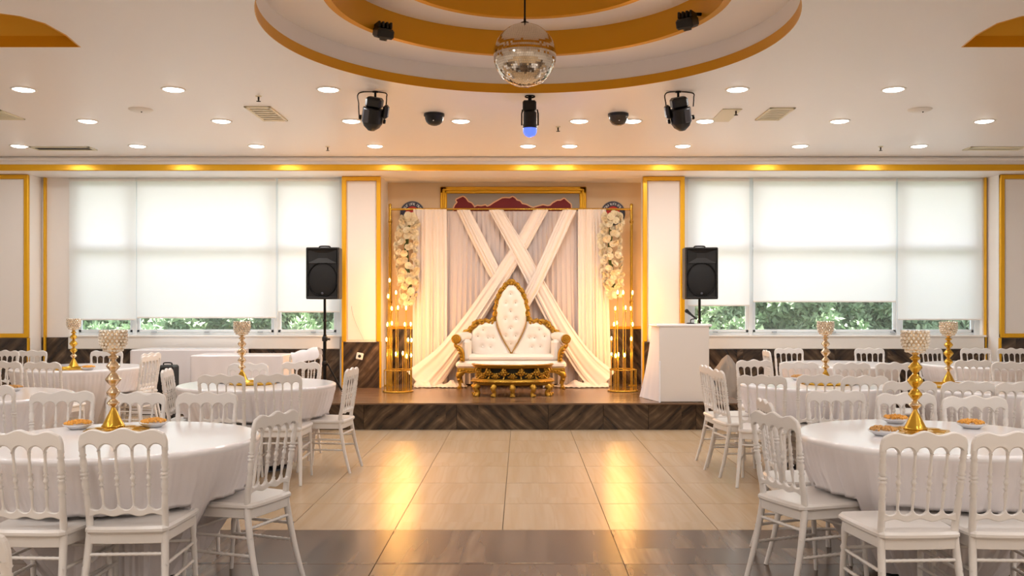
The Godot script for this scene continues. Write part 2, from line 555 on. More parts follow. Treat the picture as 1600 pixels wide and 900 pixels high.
const WIN := [[-6.37, -2.55], [2.36, 6.52]]
const SILL := 1.043
const NICHE := [-1.955, 1.775]     # the recess behind the stage

func build_walls() -> void:
	var st := sb()
	wall_piece(st, -8.0, WIN[0][0], 0, CEIL)
	wall_piece(st, WIN[0][0], WIN[0][1], 0, 0.86)
	wall_piece(st, WIN[0][0], WIN[0][1], 3.275, CEIL)
	wall_piece(st, WIN[0][1], NICHE[0], 0, CEIL)
	wall_piece(st, NICHE[1], WIN[1][0], 0, CEIL)
	wall_piece(st, WIN[1][0], WIN[1][1], 0, 0.86)
	wall_piece(st, WIN[1][0], WIN[1][1], 3.275, CEIL)
	wall_piece(st, WIN[1][1], 8.0, 0, CEIL)
	wall_piece(st, NICHE[0], NICHE[1], 3.269, CEIL)
	wall_piece(st, NICHE[0] - 0.3, NICHE[0], 0, CEIL, 13.1, 13.35)
	wall_piece(st, NICHE[1], NICHE[1] + 0.3, 0, CEIL, 13.1, 13.35)
	wall_piece(st, NICHE[0], NICHE[1], 3.269, 3.4, 13.1, 13.35)
	var back := struct("wall_back", st, M.wall_paint, "white back wall with two wide windows and the stage recess between them")
	st = sb()
	wall_piece(st, NICHE[0] - 0.3, NICHE[1] + 0.3, 0, CEIL, 13.35, 13.5)
	struct("wall_niche", st, M.niche_paint, "tan wall at the back of the stage recess")
	for s in [-1, 1]:
		st = sb()
		span(st, Vector3(s * 7.9, 0, 4.1), Vector3(s * 8.1, CEIL, -12.86), 0)
		struct("wall_left" if s < 0 else "wall_right", st, M.wall_paint, "plain white side wall")
	st = sb()
	span(st, Vector3(-8, 0, 4.0), Vector3(8, CEIL, 4.2), 0)
	struct("wall_front", st, M.wall_paint, "plain white wall behind the camera")
	# brown marble cladding, slab by slab
	var runs := [[-7.0, -6.33, 1.016, 12.83], [-6.33, -2.56, 0.853, 12.83], [2.36, 6.5, 0.853, 12.83], [6.5, 6.7, 1.016, 12.83], [NICHE[0], NICHE[1], 1.12, 13.33]]
	var flip := false
	for r in runs:
		var w: float = r[1] - r[0]
		var n := maxi(1, roundi(w / 0.66))
		for i in n:
			var xa: float = r[0] + w * i / n
			var xb: float = r[0] + w * (i + 1) / n
			st = sb()
			var u := rng.randf(); var v := rng.randf()
			slab(st, Vector3(xa, 0.0, -r[3] - 0.02), Vector3(xb - 0.002, r[2], -r[3]), Vector2(u + (0.6 if flip else 0.0), v), Vector2(u + (0.0 if flip else 0.6), v + 0.8), true)
			flip = not flip
			obj("marble_panel", st, M.marble, back)
	st = sb()
	span(st, Vector3(NICHE[0], 1.12, -13.30), Vector3(NICHE[1], 1.16, -13.35), 0.006)
	struct("trim_3", st, M.gold_paint, "gold rail above the marble behind the drapes")
	# gold corner strips beside the windows
	for q in [[-6.715, 0.0], [6.552, 0.0]]:
		st = sb()
		span(st, Vector3(q[0] - (0.014 if q[0] < 0 else 0.009), q[1], -12.80), Vector3(q[0] + (0.014 if q[0] < 0 else 0.009), 3.27, -12.86), 0.003)
		struct("trim_%d" % (4 if q[0] < 0 else 5), st, M.gold_trim, "slim gold corner strip on the white wall beside the window")

func pilaster(x0: float, x1: float, front: float, y0: float, base: float, gaps: Array, label: String) -> void:
	# white pier with a gold frame round a white panel, marble below
	var o := thing("pilaster", label, "pilaster")
	o.set_meta("kind", "structure")
	o.remove_meta("category")
	var st := sb()
	span(st, Vector3(x0, y0, -front - 0.012), Vector3(x1, 3.275, -WALL - 0.3 if gaps[0] else -WALL), 0.003)
	obj("pier", st, M.wall_paint, o)
	st = sb()
	span(st, Vector3(x0 + 0.075, base + 0.02, -front), Vector3(x1 - 0.075, 3.2, -front - 0.03), 0.004)
	obj("panel", st, M.wall_paint, o)
	for x in [x0, x1 - 0.062]:
		st = sb()
		span(st, Vector3(x, base, -front + 0.022), Vector3(x + 0.062, 3.265, -front - 0.03), 0.008)
		obj("gold_bar", st, M.gold_trim, o)
	for y in ([3.205, base] if gaps[1] else [3.205]):
		st = sb()
		span(st, Vector3(x0, y, -front + 0.02), Vector3(x1, y + 0.06, -front - 0.03), 0.008)
		obj("gold_bar", st, M.gold_trim, o)
	st = sb()
	var u := rng.randf()
	slab(st, Vector3(x0, y0, -front - 0.03), Vector3(x1, base - 0.004, -front + 0.01), Vector2(u, 0.2), Vector2(u + 0.6, 0.8), true)
	obj("marble_panel", st, M.marble, o)
	for x in [x0 - 0.004, x1 - 0.02]:
		st = sb()
		span(st, Vector3(x, y0, -front + 0.016), Vector3(x + 0.024, base, -front - 0.03), 0.004)
		obj("gold_edge", st, M.gold_trim, o)

func build_window(k: int) -> void:
	var x0: float = WIN[k][0]
	var x1: float = WIN[k][1]
	var cuts := [at(212, 0, 12.96).x, at(432, 0, 12.96).x] if k == 0 else [at(1172, 0, 12.96).x, at(1402, 0, 12.96).x]
	var w := Node3D.new()
	w.name = "window_%d" % (k + 1)
	add_child(w)
	w.set_meta("kind", "structure")
	w.set_meta("label", "wide white framed window %s the stage" % ("to the left of" if k == 0 else "to the right of"))
	var d := 12.96
	var top := 3.275
	var mid := 2.28
	var st := sb()
	span(st, Vector3(x0, 0.853, -12.78), Vector3(x1, SILL - 0.01, -13.1), 0.006)
	obj("window_sill", st, M.white_trim, w)
	st = sb()
	span(st, Vector3(x0 - 0.02, SILL - 0.022, -12.765), Vector3(x1 + 0.02, SILL + 0.004, -12.95), 0.004)
	obj("sill_lip", st, M.white_trim, w)
	var xs := [x0, cuts[0], cuts[1], x1]
	for i in 4:
		st = sb()
		var hw := 0.075 if i in [0, 3] else 0.03
		span(st, Vector3(xs[i] - hw, SILL, -d + 0.04), Vector3(xs[i] + hw, top, -d - 0.04), 0.006)
		obj("mullion", st, M.aluminium, w)
	for y in [SILL + 0.02, mid, top - 0.03]:
		st = sb()
		span(st, Vector3(x0, y - 0.016, -d + 0.02), Vector3(x1, y + 0.018, -d - 0.035), 0.006)
		obj("transom", st, M.aluminium, w)
	for i in 3:
		for b in 2:
			var a := Vector3(xs[i] + (0.075 if i == 0 else 0.03), SILL + 0.04 if b == 0 else mid + 0.02, -d)
			var c := Vector3(xs[i + 1] - (0.075 if i == 2 else 0.03), mid - 0.02 if b == 0 else top - 0.05, -d)
			st = sb()
			for q in [[a.x, a.y, c.x, a.y + 0.04], [a.x, c.y - 0.04, c.x, c.y], [a.x, a.y, a.x + 0.04, c.y], [c.x - 0.04, a.y, c.x, c.y]]:
				span(st, Vector3(q[0], q[1], -d + 0.025), Vector3(q[2], q[3], -d - 0.02), 0.005)
			obj("sash", st, M.aluminium, w)
			st = sb()
			quad(st, Vector3(a.x + 0.03, a.y + 0.03, -d), Vector3(c.x - 0.03, a.y + 0.03, -d), Vector3(c.x - 0.03, c.y - 0.03, -d), Vector3(a.x + 0.03, c.y - 0.03, -d), Vector3.BACK)
			obj("pane", st, M.glass, w)
	# small latches on the bottom rail
	for i in 5:
		st = sb()
		var x := lerpf(x0 + 0.4, x1 - 0.4, i / 4.0)
		box(st, Vector3(x, SILL + 0.045, -d + 0.05), Vector3(0.07, 0.018, 0.03), 0.004)
		obj("latch", st, M.bar_grey, w)

func roller_blind(px0: float, px1: float, pyb: float, which: String) -> void:
	var d := 12.83
	var a := at(px0, pyb, d)
	var b := at(px1, pyb, d)
	var o := thing("roller_blind", which, "blind", Vector3((a.x + b.x) / 2, a.y, -d), 0.0, "white roller blinds over the windows")
	var w := (b.x - a.x) / 2
	var h := 3.245 - a.y
	var st := sb()
	var P: Array = []
	for i in 13:
		var row: Array = []
		for j in 17:
			var y := h * i / 12.0
			row.append(Vector3(lerpf(-w, w, j / 16.0), y, 0.004 * sin(j * 0.9 + w * 9) * (1 - y / h) + 0.003 * sin(i * 1.1)))
		P.append(row)
	sheet(st, P)
	obj("blind_fabric", st, M.blind, o)
	st = sb()
	box(st, Vector3(0, 0.008, 0), Vector3(w * 2, 0.022, 0.014), 0.005)
	obj("bottom_bar", st, M.white_trim, o)
	st = sb()
	tube(st, [Vector3(-w, h - 0.005, -0.005), Vector3(w, h - 0.005, -0.005)], 0.024, 12)
	obj("roller", st, M.white_trim, o)

func build_outside() -> void:
	var st := sb()
	span(st, Vector3(-14, -0.6, -13.5), Vector3(14, -0.3, -24), 0)
	struct("ground", st, M.ground_out, "pale ground outside the windows")
	# a leaf sprig: three folded leaves
	st = sb()
	for k in 3:
		var bs := Basis(Vector3.UP, TAU * k / 3.0) * Basis(Vector3.RIGHT, 0.5 + 0.2 * k)
		var tip := bs * Vector3(0, 0.11, 0.02)
		for s in [-1.0, 1.0]:
			var e := bs * Vector3(0.03 * s, 0.055, -0.012)
			var n := (bs * Vector3(-0.4 * s, 0, -1)).normalized()
			tri(st, Vector3.ZERO, e, tip, n, n, n)
	var sprig := mesh_of(st, M.leaf)
	for k in 2:
		var x0 := -8.6 if k == 0 else 1.9
		var x1 := -2.2 if k == 0 else 8.4
		var o := thing("hedge", "tall leafy green hedge outside the %s window" % ("left" if k == 0 else "right"), "hedge", Vector3((x0 + x1) / 2, -0.3, -15.2))
		var mm := MultiMesh.new()
		mm.transform_format = MultiMesh.TRANSFORM_3D
		mm.use_colors = true
		mm.mesh = sprig
		mm.instance_count = 26000
		var bumps := noise(40 + k, 0.9, 3)
		for i in mm.instance_count:
			var x := rng.randf_range(x0, x1)
			var y := rng.randf_range(-0.2, 2.35)
			var bulge := bumps.get_noise_2d(x, y * 1.2)
			var dz := 0.75 * bulge + rng.randf_range(-0.14, 0.14)
			y = minf(y, 2.1 + 0.3 * bumps.get_noise_1d(x * 1.6))
			var bs := Basis(Vector3(rng.randf_range(-1, 1), rng.randf_range(-1, 1), rng.randf_range(-1, 1)).normalized(), rng.randf() * TAU).scaled(Vector3.ONE * rng.randf_range(0.7, 1.5))
			mm.set_instance_transform(i, Transform3D(bs, Vector3(x - o.position.x, y + 0.3, dz)))
			var g := 0.55 + 0.45 * bumps.get_noise_2d(x * 0.5 + 70, y * 0.5) + rng.randf_range(-0.2, 0.25)
			mm.set_instance_color(i, Color(0.58 + g * 0.46, 0.74 + g * 0.38, 0.56 + g * 0.38))
		var f := MultiMeshInstance3D.new()
		f.name = "foliage"
		f.multimesh = mm
		f.set_meta("kind", "stuff")
		o.add_child(f)
		for i in 9:
			st = sb()
			var x := lerpf(x0 + 0.3, x1 - 0.3, i / 8.0) - o.position.x
			tube(st, [Vector3(x, 0, -0.5), Vector3(x + 0.1, 1.0, -0.5), Vector3(x - 0.05, 2.0, -0.45)], [0.05, 0.04, 0.02], 7)
			obj("stem", st, M.bark, o)

# ---------------------------------------------------------------- chairs and tables
func back_z(v: float) -> float:        # the chair's back leans: local z of its plane at height v
	return (0.9 - v) * 0.13

func make_chair() -> Node3D:
	# origin on the floor below the top of the back; the sitter faces +Z
	var o := thing("banquet_chair", "", "chair")
	var m: Material = M.chair_white
	# top rail: humps above, arches between the spindles below
	var n := 60
	var hw := 0.194
	var up := PackedVector2Array()
	for i in n + 1:
		var u := -hw + 2 * hw * i / n
		var q := absf(u) / hw
		var y := 0.889 + 0.0085 * cos(u / hw * PI * 2.9) + 0.013 * (1 - q * q)
		if q > 0.93: y -= 0.03 * pow((q - 0.93) / 0.07, 2)
		up.append(Vector2(u, y))
	for i in n + 1:
		var u := hw - 2 * hw * i / n
		var k := fposmod(u / 0.0725 + 0.5, 1.0) - 0.5
		var y := 0.806
		if absf(u) < 0.181: y = 0.803 + 0.034 * sqrt(maxf(0.0, 1 - pow(absf(k) / 0.455, 2)))
		up.append(Vector2(u, y))
	var lean := Transform3D(Basis(Vector3.RIGHT, Vector3(0, 1, -0.13), Vector3(0, 0, 1)), Vector3(0, 0, 0.9 * 0.13))
	var st := sb()
	prism(st, up, 0.022, lean, 0.005)
	obj("top_rail", st, m, o)
	var lo := PackedVector2Array()
	hw = 0.172
	for i in n + 1:
		var u := -hw + 2 * hw * i / n
		var k := fposmod(u / 0.0665 + 0.5, 1.0) - 0.5
		lo.append(Vector2(u, 0.562 - 0.026 * sqrt(maxf(0.0, 1 - pow(absf(k) / 0.45, 2)))))
	for i in n + 1:
		var u := hw - 2 * hw * i / n
		lo.append(Vector2(u, 0.511 + 0.006 * cos(u / hw * PI * 3.0)))
	st = sb()
	prism(st, lo, 0.020, lean, 0.004)
	obj("bottom_rail", st, m, o)
	var prof := [Vector2(0.0068, 0), Vector2(0.0060, 0.12), Vector2(0.0098, 0.29), Vector2(0.0058, 0.345), Vector2(0.0058, 0.36), Vector2(0.0125, 0.385), Vector2(0.0058, 0.41), Vector2(0.0085, 0.45), Vector2(0.0085, 0.47), Vector2(0.0130, 0.50), Vector2(0.0085, 0.53), Vector2(0.0085, 0.55), Vector2(0.0058, 0.58), Vector2(0.0125, 0.605), Vector2(0.0058, 0.63), Vector2(0.0098, 0.70), Vector2(0.0060, 0.86), Vector2(0.0075, 1)]
	for i in 4:
		var ub := (i - 1.5) * 0.0665
		var ut := (i - 1.5) * 0.0725
		st = sb()
		turned(st, Vector3(ub, 0.55, back_z(0.55)), Vector3(ut, 0.81, back_z(0.81)), prof, 8)
		obj("spindle", st, m, o)
	# rear legs carry on upwards as the back's posts
	for s in [-1.0, 1.0]:
		st = sb()
		var lower := path([Vector3(0.188 * s, 0, -0.035), Vector3(0.178 * s, 0.2, 0.02), Vector3(0.166 * s, 0.44, 0.06), Vector3(0.170 * s, 0.56, back_z(0.56))], 12)
		tube(st, lower, [0.0125, 0.0132, 0.014, 0.0148, 0.0156, 0.0163, 0.017, 0.0172, 0.0172, 0.0168, 0.016, 0.015], 10)
		turned(st, Vector3(0.170 * s, 0.555, back_z(0.555)), Vector3(0.181 * s, 0.825, back_z(0.825)), [Vector2(0.015, 0), Vector2(0.0145, 0.16), Vector2(0.0115, 0.21), Vector2(0.0175, 0.235), Vector2(0.0115, 0.26), Vector2(0.016, 0.32), Vector2(0.0165, 0.40), Vector2(0.0115, 0.45), Vector2(0.0195, 0.475), Vector2(0.012, 0.50), Vector2(0.012, 0.515), Vector2(0.0205, 0.54), Vector2(0.012, 0.565), Vector2(0.012, 0.58), Vector2(0.0195, 0.605), Vector2(0.0115, 0.63), Vector2(0.0165, 0.69), Vector2(0.0145, 0.78), Vector2(0.0115, 0.83), Vector2(0.0165, 0.855), Vector2(0.0125, 0.88), Vector2(0.0145, 1)], 12)
		obj("back_leg", st, m, o)
		st = sb()
		turned(st, Vector3(0.196 * s, 0, 0.435), Vector3(0.184 * s, 0.43, 0.40), [Vector2(0.0105, 0), Vector2(0.011, 0.02), Vector2(0.012, 0.3), Vector2(0.015, 0.62), Vector2(0.012, 0.66), Vector2(0.018, 0.70), Vector2(0.012, 0.74), Vector2(0.016, 0.82), Vector2(0.018, 0.9), Vector2(0.016, 1)], 10)
		obj("leg", st, m, o)
	# seat with a rounded rim, and the apron below
	var seat := PackedVector2Array()
	for q in [[-0.165, 0.026], [-0.08, 0.018], [0.08, 0.018], [0.165, 0.026], [0.182, 0.045], [0.192, 0.1], [0.207, 0.25], [0.215, 0.37], [0.211, 0.42], [0.192, 0.448], [0.12, 0.459], [0, 0.463], [-0.12, 0.459], [-0.192, 0.448], [-0.211, 0.42], [-0.215, 0.37], [-0.207, 0.25], [-0.192, 0.1], [-0.182, 0.045]]:
		seat.append(Vector2(q[0], q[1]))
	st = sb()
	prism(st, seat, 0.034, Transform3D(Basis(Vector3.RIGHT, Vector3.BACK, Vector3.DOWN), Vector3(0, 0.446, 0)), 0.011)
	obj("seat", st, m, o)
	st = sb()
	prism(st, Geometry2D.offset_polygon(seat, -0.017)[0], 0.05, Transform3D(Basis(Vector3.RIGHT, Vector3.BACK, Vector3.DOWN), Vector3(0, 0.408, 0)), 0.003)
	obj("apron", st, m, o)
	var rope: Array = []
	for i in 25: rope.append(Vector2(0.0075 + 0.002 * (i % 2), i / 24.0))
	for q in [[Vector3(-0.17, 0.335, 0.045), Vector3(0.17, 0.335, 0.045)], [Vector3(-0.18, 0.30, 0.41), Vector3(0.18, 0.30, 0.41)]]:
		st = sb()
		turned(st, q[0], q[1], rope, 8)
		obj("stretcher", st, m, o)
	for s in [-1.0, 1.0]:
		for y in [0.20, 0.29]:
			st = sb()
			turned(st, Vector3(0.178 * s, y, 0.022), Vector3(0.184 * s, y, 0.418), rope, 8)
			obj("stretcher", st, m, o)
	return o

var chair0: Node3D
var placed := []       # [position, turn] of every chair: the skirts give way to seats

# face: 0 looks away from the camera, 180 towards it, 90 to the right, -90 to the left
func chair(pos: Vector3, face: float, label: String, group: String) -> void:
	var a := deg_to_rad(face)
	var turn := atan2(sin(a), -cos(a))
	pos.y = 0
	placed.append([pos, turn])
	if chair0 == null:
		chair0 = make_chair()
		chair0.position = pos
		chair0.rotation.y = turn
		chair0.set_meta("label", label)
		chair0.set_meta("group", group)
	else:
		dup(chair0, "banquet_chair", label, pos, turn, group)

func in_a_seat(p: Vector3) -> bool:
	for c in placed:
		if absf(c[0].x - p.x) > 0.7 or absf(c[0].z - p.z) > 0.7: continue
		var d: Vector3 = (p - c[0]).rotated(Vector3.UP, -c[1])
		if absf(d.x) < 0.24 and d.z > -0.07 and d.z < 0.485: return true
	return false

func round_table(x: float, d: float, label: String, sd: int, r := 0.70) -> void:
	var o := thing("round_table", label, "table", Vector3(x, 0, -d), 0.0, "round white skirted banquet tables")
	var st := sb()
	lathe(st, [Vector2(0, TABLE), Vector2(r - 0.03, TABLE), Vector2(r - 0.012, TABLE - 0.003), Vector2(r - 0.002, TABLE - 0.010), Vector2(r, TABLE - 0.02), Vector2(r - 0.002, TABLE - 0.03)], 96)
	obj("tabletop", st, M.table_white, o)
	var P: Array = []
	var ys := [0.735, 0.722, 0.70, 0.675, 0.65, 0.615, 0.57, 0.53, 0.50, 0.483, 0.474, 0.46, 0.40, 0.33, 0.26, 0.19, 0.12, 0.07]
	var seg := 320
	var cut: Array = []
	for j in seg + 1:      # how far the seats push the cloth in, at each bearing
		var th := TAU * j / seg
		var lim := 9.0
		var rr := r
		while rr > 0.2:
			if not in_a_seat(Vector3(x + cos(th) * rr, 0, -d + sin(th) * rr)):
				var clear := true
				if clear: break
			rr -= 0.015
		if rr < r: lim = rr
		cut.append(lim)
	for y in ys:
		var t: float = (0.735 - y) / 0.70
		var row: Array = []
		for j in seg + 1:
			var th := TAU * (j % seg) / seg
			var fold := sin(th * 23 + 1.5 * sin(th * 5 + sd) + sd) + 0.55 * sin(th * 41 + 2.0 * sin(th * 3 + sd * 2))
			var gather := sin(th * 97 + sd) * 0.004 * smoothstep(0.0, 0.08, t) * (1 - t * 0.7)
			var rr: float = r - 0.003 - 0.37 * pow(t, 1.45) + fold * (0.0035 * smoothstep(0.0, 0.08, t) + 0.017 * smoothstep(0.08, 0.7, t)) + gather
			if y > 0.64 and y < 0.70: rr -= 0.004
			var lim: float = cut[j % seg]
			if lim < rr and y < 0.475:
				rr = lim + fold * 0.006
			elif lim < rr and y < 0.5:
				rr += 0.012
			row.append(Vector3(cos(th) * rr, y, sin(th) * rr))
		P.append(row)
	st = sb()
	sheet(st, P, true)
	obj("skirt", st, M.cloth_white, o)
	st = sb()
	lathe(st, [Vector2(0.26, 0), Vector2(0.26, 0.03), Vector2(0.06, 0.06), Vector2(0.04, 0.1), Vector2(0.04, 0.7), Vector2(0.2, TABLE - 0.03)], 20)
	obj("pedestal", st, M.grey_metal, o)

func long_table(a: Vector2, b: Vector2, h: float, label: String) -> void:      # (x, depth) of two corners
	var o := thing("long_table", label, "table", Vector3((a.x + b.x) / 2, 0, -(a.y + b.y) / 2), 0.0, "long tables by the left window")
	var w := absf(b.x - a.x) / 2
	var dd := absf(b.y - a.y) / 2
	var st := sb()
	box(st, Vector3(0, h - 0.015, 0), Vector3(w * 2, 0.03, dd * 2), 0.012)
	obj("tabletop", st, M.table_white, o)
	var P: Array = []
	for i in 9:
		var row: Array = []
		var y := (h - 0.012) * (1 - i / 8.0) + 0.02 * i / 8.0
		for j in 161:
			var s := 4.0 * j / 160.0
			var k := int(s) % 4
			var f := s - int(s)
			var p: Vector2 = [Vector2(-1 + 2 * f, 1), Vector2(1, 1 - 2 * f), Vector2(1 - 2 * f, -1), Vector2(-1, -1 + 2 * f)][k]
			var n: Vector2 = [Vector2(0, 1), Vector2(1, 0), Vector2(0, -1), Vector2(-1, 0)][k]
			var fold := 0.012 * sin(j * 0.9) * i / 8.0 + 0.004 + 0.02 * i / 8.0
			row.append(Vector3(p.x * w + n.x * fold, y, p.y * dd + n.y * fold))
		P.append(row)
	st = sb()
	sheet(st, P, true)
	obj("tablecloth", st, M.cloth_white, o)

func candle_holder(px: float, py: float, gold: bool, label: String, h := TABLE) -> Vector3:
	var p := spot(px, py, h)
	p.y = h + 0.002
	var o := thing("candle_holder", label, "candle holder", p, 0.0, "tall goblet candle holders on the tables")
	var st := sb()
	lathe(st, [Vector2(0, 0), Vector2(0.062, 0), Vector2(0.065, 0.006), Vector2(0.058, 0.014), Vector2(0.047, 0.035), Vector2(0.034, 0.062), Vector2(0.022, 0.085), Vector2(0.014, 0.10), Vector2(0.012, 0.112)], 24, Transform3D(), 8, 0.035)
	obj("base", st, M.gold_metal, o)
	var stem: Material = M.gold_metal if gold else M.champagne
	var y := 0.108
	for q in [[0.034, 0.055], [0.037, 0.07], [0.042, 0.085], [0.037, 0.07], [0.029, 0.035]]:
		st = sb()
		lathe(st, [Vector2(0.010, 0), Vector2(q[0] * 0.62, q[1] * 0.2), Vector2(q[0], q[1] * 0.46), Vector2(q[0], q[1] * 0.54), Vector2(q[0] * 0.62, q[1] * 0.8), Vector2(0.010, q[1])], 16, Transform3D(Basis(), Vector3(0, y, 0)), 8, 0.07)
		obj("stem_bead", st, stem if q[0] != 0.034 else M.champagne, o)
		y += q[1] - 0.002
	st = sb()
	lathe(st, [Vector2(0.010, 0), Vector2(0.03, 0.012), Vector2(0.055, 0.03), Vector2(0.067, 0.06), Vector2(0.070, 0.10), Vector2(0.067, 0.135), Vector2(0.064, 0.135), Vector2(0.064, 0.10), Vector2(0.05, 0.03), Vector2(0, 0.02)], 28, Transform3D(Basis(), Vector3(0, y, 0)))
	obj("bowl", st, M.champagne, o)
	st = sb()
	var bead := sb()
	for i in 7:
		var yy: float = 0.026 + i * 0.0178
		var rr := [0.048, 0.060, 0.0665, 0.0695, 0.0705, 0.0695, 0.0685][i] as float
		for k in 18:
			var th := TAU * (k + 0.5 * (i % 2)) / 18
			ball(bead, Vector3(cos(th) * rr, y + yy, sin(th) * rr), Vector3.ONE * 0.0098, 6, 4)
	var bd := obj("crystal_beads", bead, M.crystal, o)
	bd.set_meta("kind", "stuff")
	return p

func snack_plate(px: float, py: float, label: String, heap: String, orange := true, h := TABLE, r := 0.078) -> void:
	var p := spot(px, py, h)
	p.y = h + 0.001
	var o := thing("snack_plate", label, "plate", p, 0.0, "small white snack plates")
	var st := sb()
	lathe(st, [Vector2(0, 0), Vector2(r * 0.55, 0), Vector2(r * 0.62, 0.004), Vector2(r, 0.024), Vector2(r * 1.02, 0.027), Vector2(r * 0.98, 0.028), Vector2(r * 0.6, 0.009), Vector2(0, 0.007)], 32)
	obj("dish", st, M.china, o)
	st = sb()
	for i in 110:
		var a := rng.randf() * TAU
		var q := sqrt(rng.randf())
		var y := 0.014 + 0.030 * (1 - q * q) * rng.randf_range(0.6, 1.0) + 0.018 * q
		var bs := Basis(Vector3(rng.randf() - 0.5, rng.randf() - 0.5, rng.randf() - 0.5).normalized(), rng.randf() * TAU)
		ball(st, Vector3(cos(a) * q * r * 0.86, y, sin(a) * q * r * 0.86), Vector3(0.011, 0.006, 0.007), 5, 3, bs)
	var s := obj("snack_heap", st, M.snack if orange else M.nuts, null, p)
	tag(s, heap, "snack", "heaps of snacks on the plates", "stuff")

func gold_mat(px: float, py: float, r: float, label: String, tray := false) -> void:
	var p := spot(px, py, TABLE)
	p.y = TABLE
	var o := thing("tray" if tray else "table_mat", label, "tray" if tray else "mat", p)
	var st := sb()
	var rim := PackedVector2Array()
	for i in 96:
		var a := TAU * i / 96
		rim.append(Vector2(cos(a), sin(a)) * r * (1.0 + 0.045 * cos(a * 12)))
	prism(st, rim, 0.003, Transform3D(Basis(Vector3.RIGHT, Vector3.BACK, Vector3.DOWN), Vector3(0, 0.0015, 0)), 0.001)
	obj("mat_sheet" if not tray else "tray_floor", st, M.gold_metal, o)
	if tray:
		st = sb()
		lathe(st, [Vector2(r * 0.93, 0.003), Vector2(r * 1.0, 0.02), Vector2(r * 1.04, 0.022), Vector2(r * 1.0, 0.004)], 48)
		obj("rim", st, M.gold_metal, o)
	else:
		for i in 12:
			st = sb()
			var a := TAU * (i + 0.5) / 12
			tube(st, path([Vector3(cos(a - 0.2) * r * 0.5, 0.004, sin(a - 0.2) * r * 0.5), Vector3(cos(a) * r * 0.9, 0.004, sin(a) * r * 0.9), Vector3(cos(a + 0.2) * r * 0.5, 0.004, sin(a + 0.2) * r * 0.5)], 10), 0.0022, 5)
			obj("loop", st, M.carved_gold, o)

# ---------------------------------------------------------------- things on the ceiling
func downlight(px: float, py: float, label: String, r := 0.095) -> void:
	downlight_at(spot(px, py, CEIL), label, r)

var lamp0: Node3D
func downlight_at(p: Vector3, label: String, r := 0.095, power := 1.0) -> void:
	p.y = CEIL
	if lamp0 == null:
		lamp0 = thing("ceiling_downlight", label, "downlight", p, 0.0, "round recessed ceiling downlights")
		var st := sb()
		lathe(st, [Vector2(r - 0.006, -0.002), Vector2(r, -0.008), Vector2(r + 0.014, -0.007), Vector2(r + 0.018, 0.0)], 40)
		obj("trim_ring", st, M.white_trim, lamp0)
		st = sb()
		lathe(st, [Vector2(0, -0.022), Vector2(r * 0.45, -0.0195), Vector2(r * 0.8, -0.012), Vector2(r - 0.003, -0.005), Vector2(r - 0.001, 0.001)], 40)
		obj("diffuser", st, M.lamp_face, lamp0)
		var l := AreaLight3D.new()
		l.name = "glow"
		l.area_size = Vector2(r * 1.8, r * 1.8)
		l.light_color = Color(1.0, 0.985, 0.975)
		l.light_energy = LAMP
		l.shadow_enabled = true
		l.position = Vector3(0, -0.026, 0)
		l.rotation_degrees.x = -90
		l.set("area_range", 30.0)
		lamp0.add_child(l)
	else:
		dup(lamp0, "ceiling_downlight", label, p, 0.0, "round recessed ceiling downlights")

func moving_light(px: float, py: float, lean: float, side: float, label: String) -> void:
	var p := spot(px, py, CEIL)
	var o := thing("stage_light", label, "stage light", p, 0.0, "black stage lights under the ceiling")
	var st := sb()
	# wire yoke
	tube(st, path([Vector3(-0.13, -0.24, 0), Vector3(-0.135, -0.12, 0), Vector3(-0.125, -0.012, 0), Vector3(0.105, -0.012, 0), Vector3(0.125, -0.06, 0), Vector3(0.12, -0.14, 0)], 40), 0.006, 6)
	obj("yoke", st, M.black_metal, o)
	st = sb()
	tube(st, [Vector3(0.02 * side, 0, 0), Vector3(0.02 * side, -0.13, 0)], 0.011, 8)
	lathe(st, [Vector2(0.03, -0.008), Vector2(0.03, 0)], 12, Transform3D(Basis(), Vector3(0.02 * side, 0, 0)))
	obj("hanger", st, M.black_metal, o)
	var head := Basis(Vector3.BACK, lean) * Basis(Vector3.RIGHT, 0.28)
	var xf := Transform3D(head, Vector3(0, -0.20, 0))
	st = sb()
	lathe(st, [Vector2(0, -0.17), Vector2(0.03, -0.165), Vector2(0.075, -0.13), Vector2(0.094, -0.095), Vector2(0.094, -0.095), Vector2(0.098, -0.09), Vector2(0.102, 0.03), Vector2(0.096, 0.045), Vector2(0, 0.045)], 8, xf)
	obj("lamp_can", st, M.black_plastic, o)
	st = sb()
	box(st, xf * Vector3(0.0, 0.095, 0), Vector3(0.15, 0.10, 0.15), 0.02, head)
	obj("housing", st, M.black_plastic, o)
	st = sb()
	box(st, xf * Vector3(0.115 * side, 0.03, 0), Vector3(0.05, 0.13, 0.1), 0.02, head)
	obj("arm_box", st, M.black_plastic, o)
	st = sb()
	box(st, xf * Vector3(-0.045 * side, -0.03, 0.085), Vector3(0.06, 0.12, 0.03), 0.008, head)
	obj("side_plate", st, M.grey_metal, o)
	for s in [-1, 1]:
		st = sb()
		lathe(st, [Vector2(0, 0.022), Vector2(0.02, 0.02), Vector2(0.024, 0), Vector2(0, 0)], 10, xf * Transform3D(Basis(Vector3.BACK, -s * PI / 2), Vector3(0.105 * s, -0.06, 0)))
		obj("knob", st, M.black_metal, o)

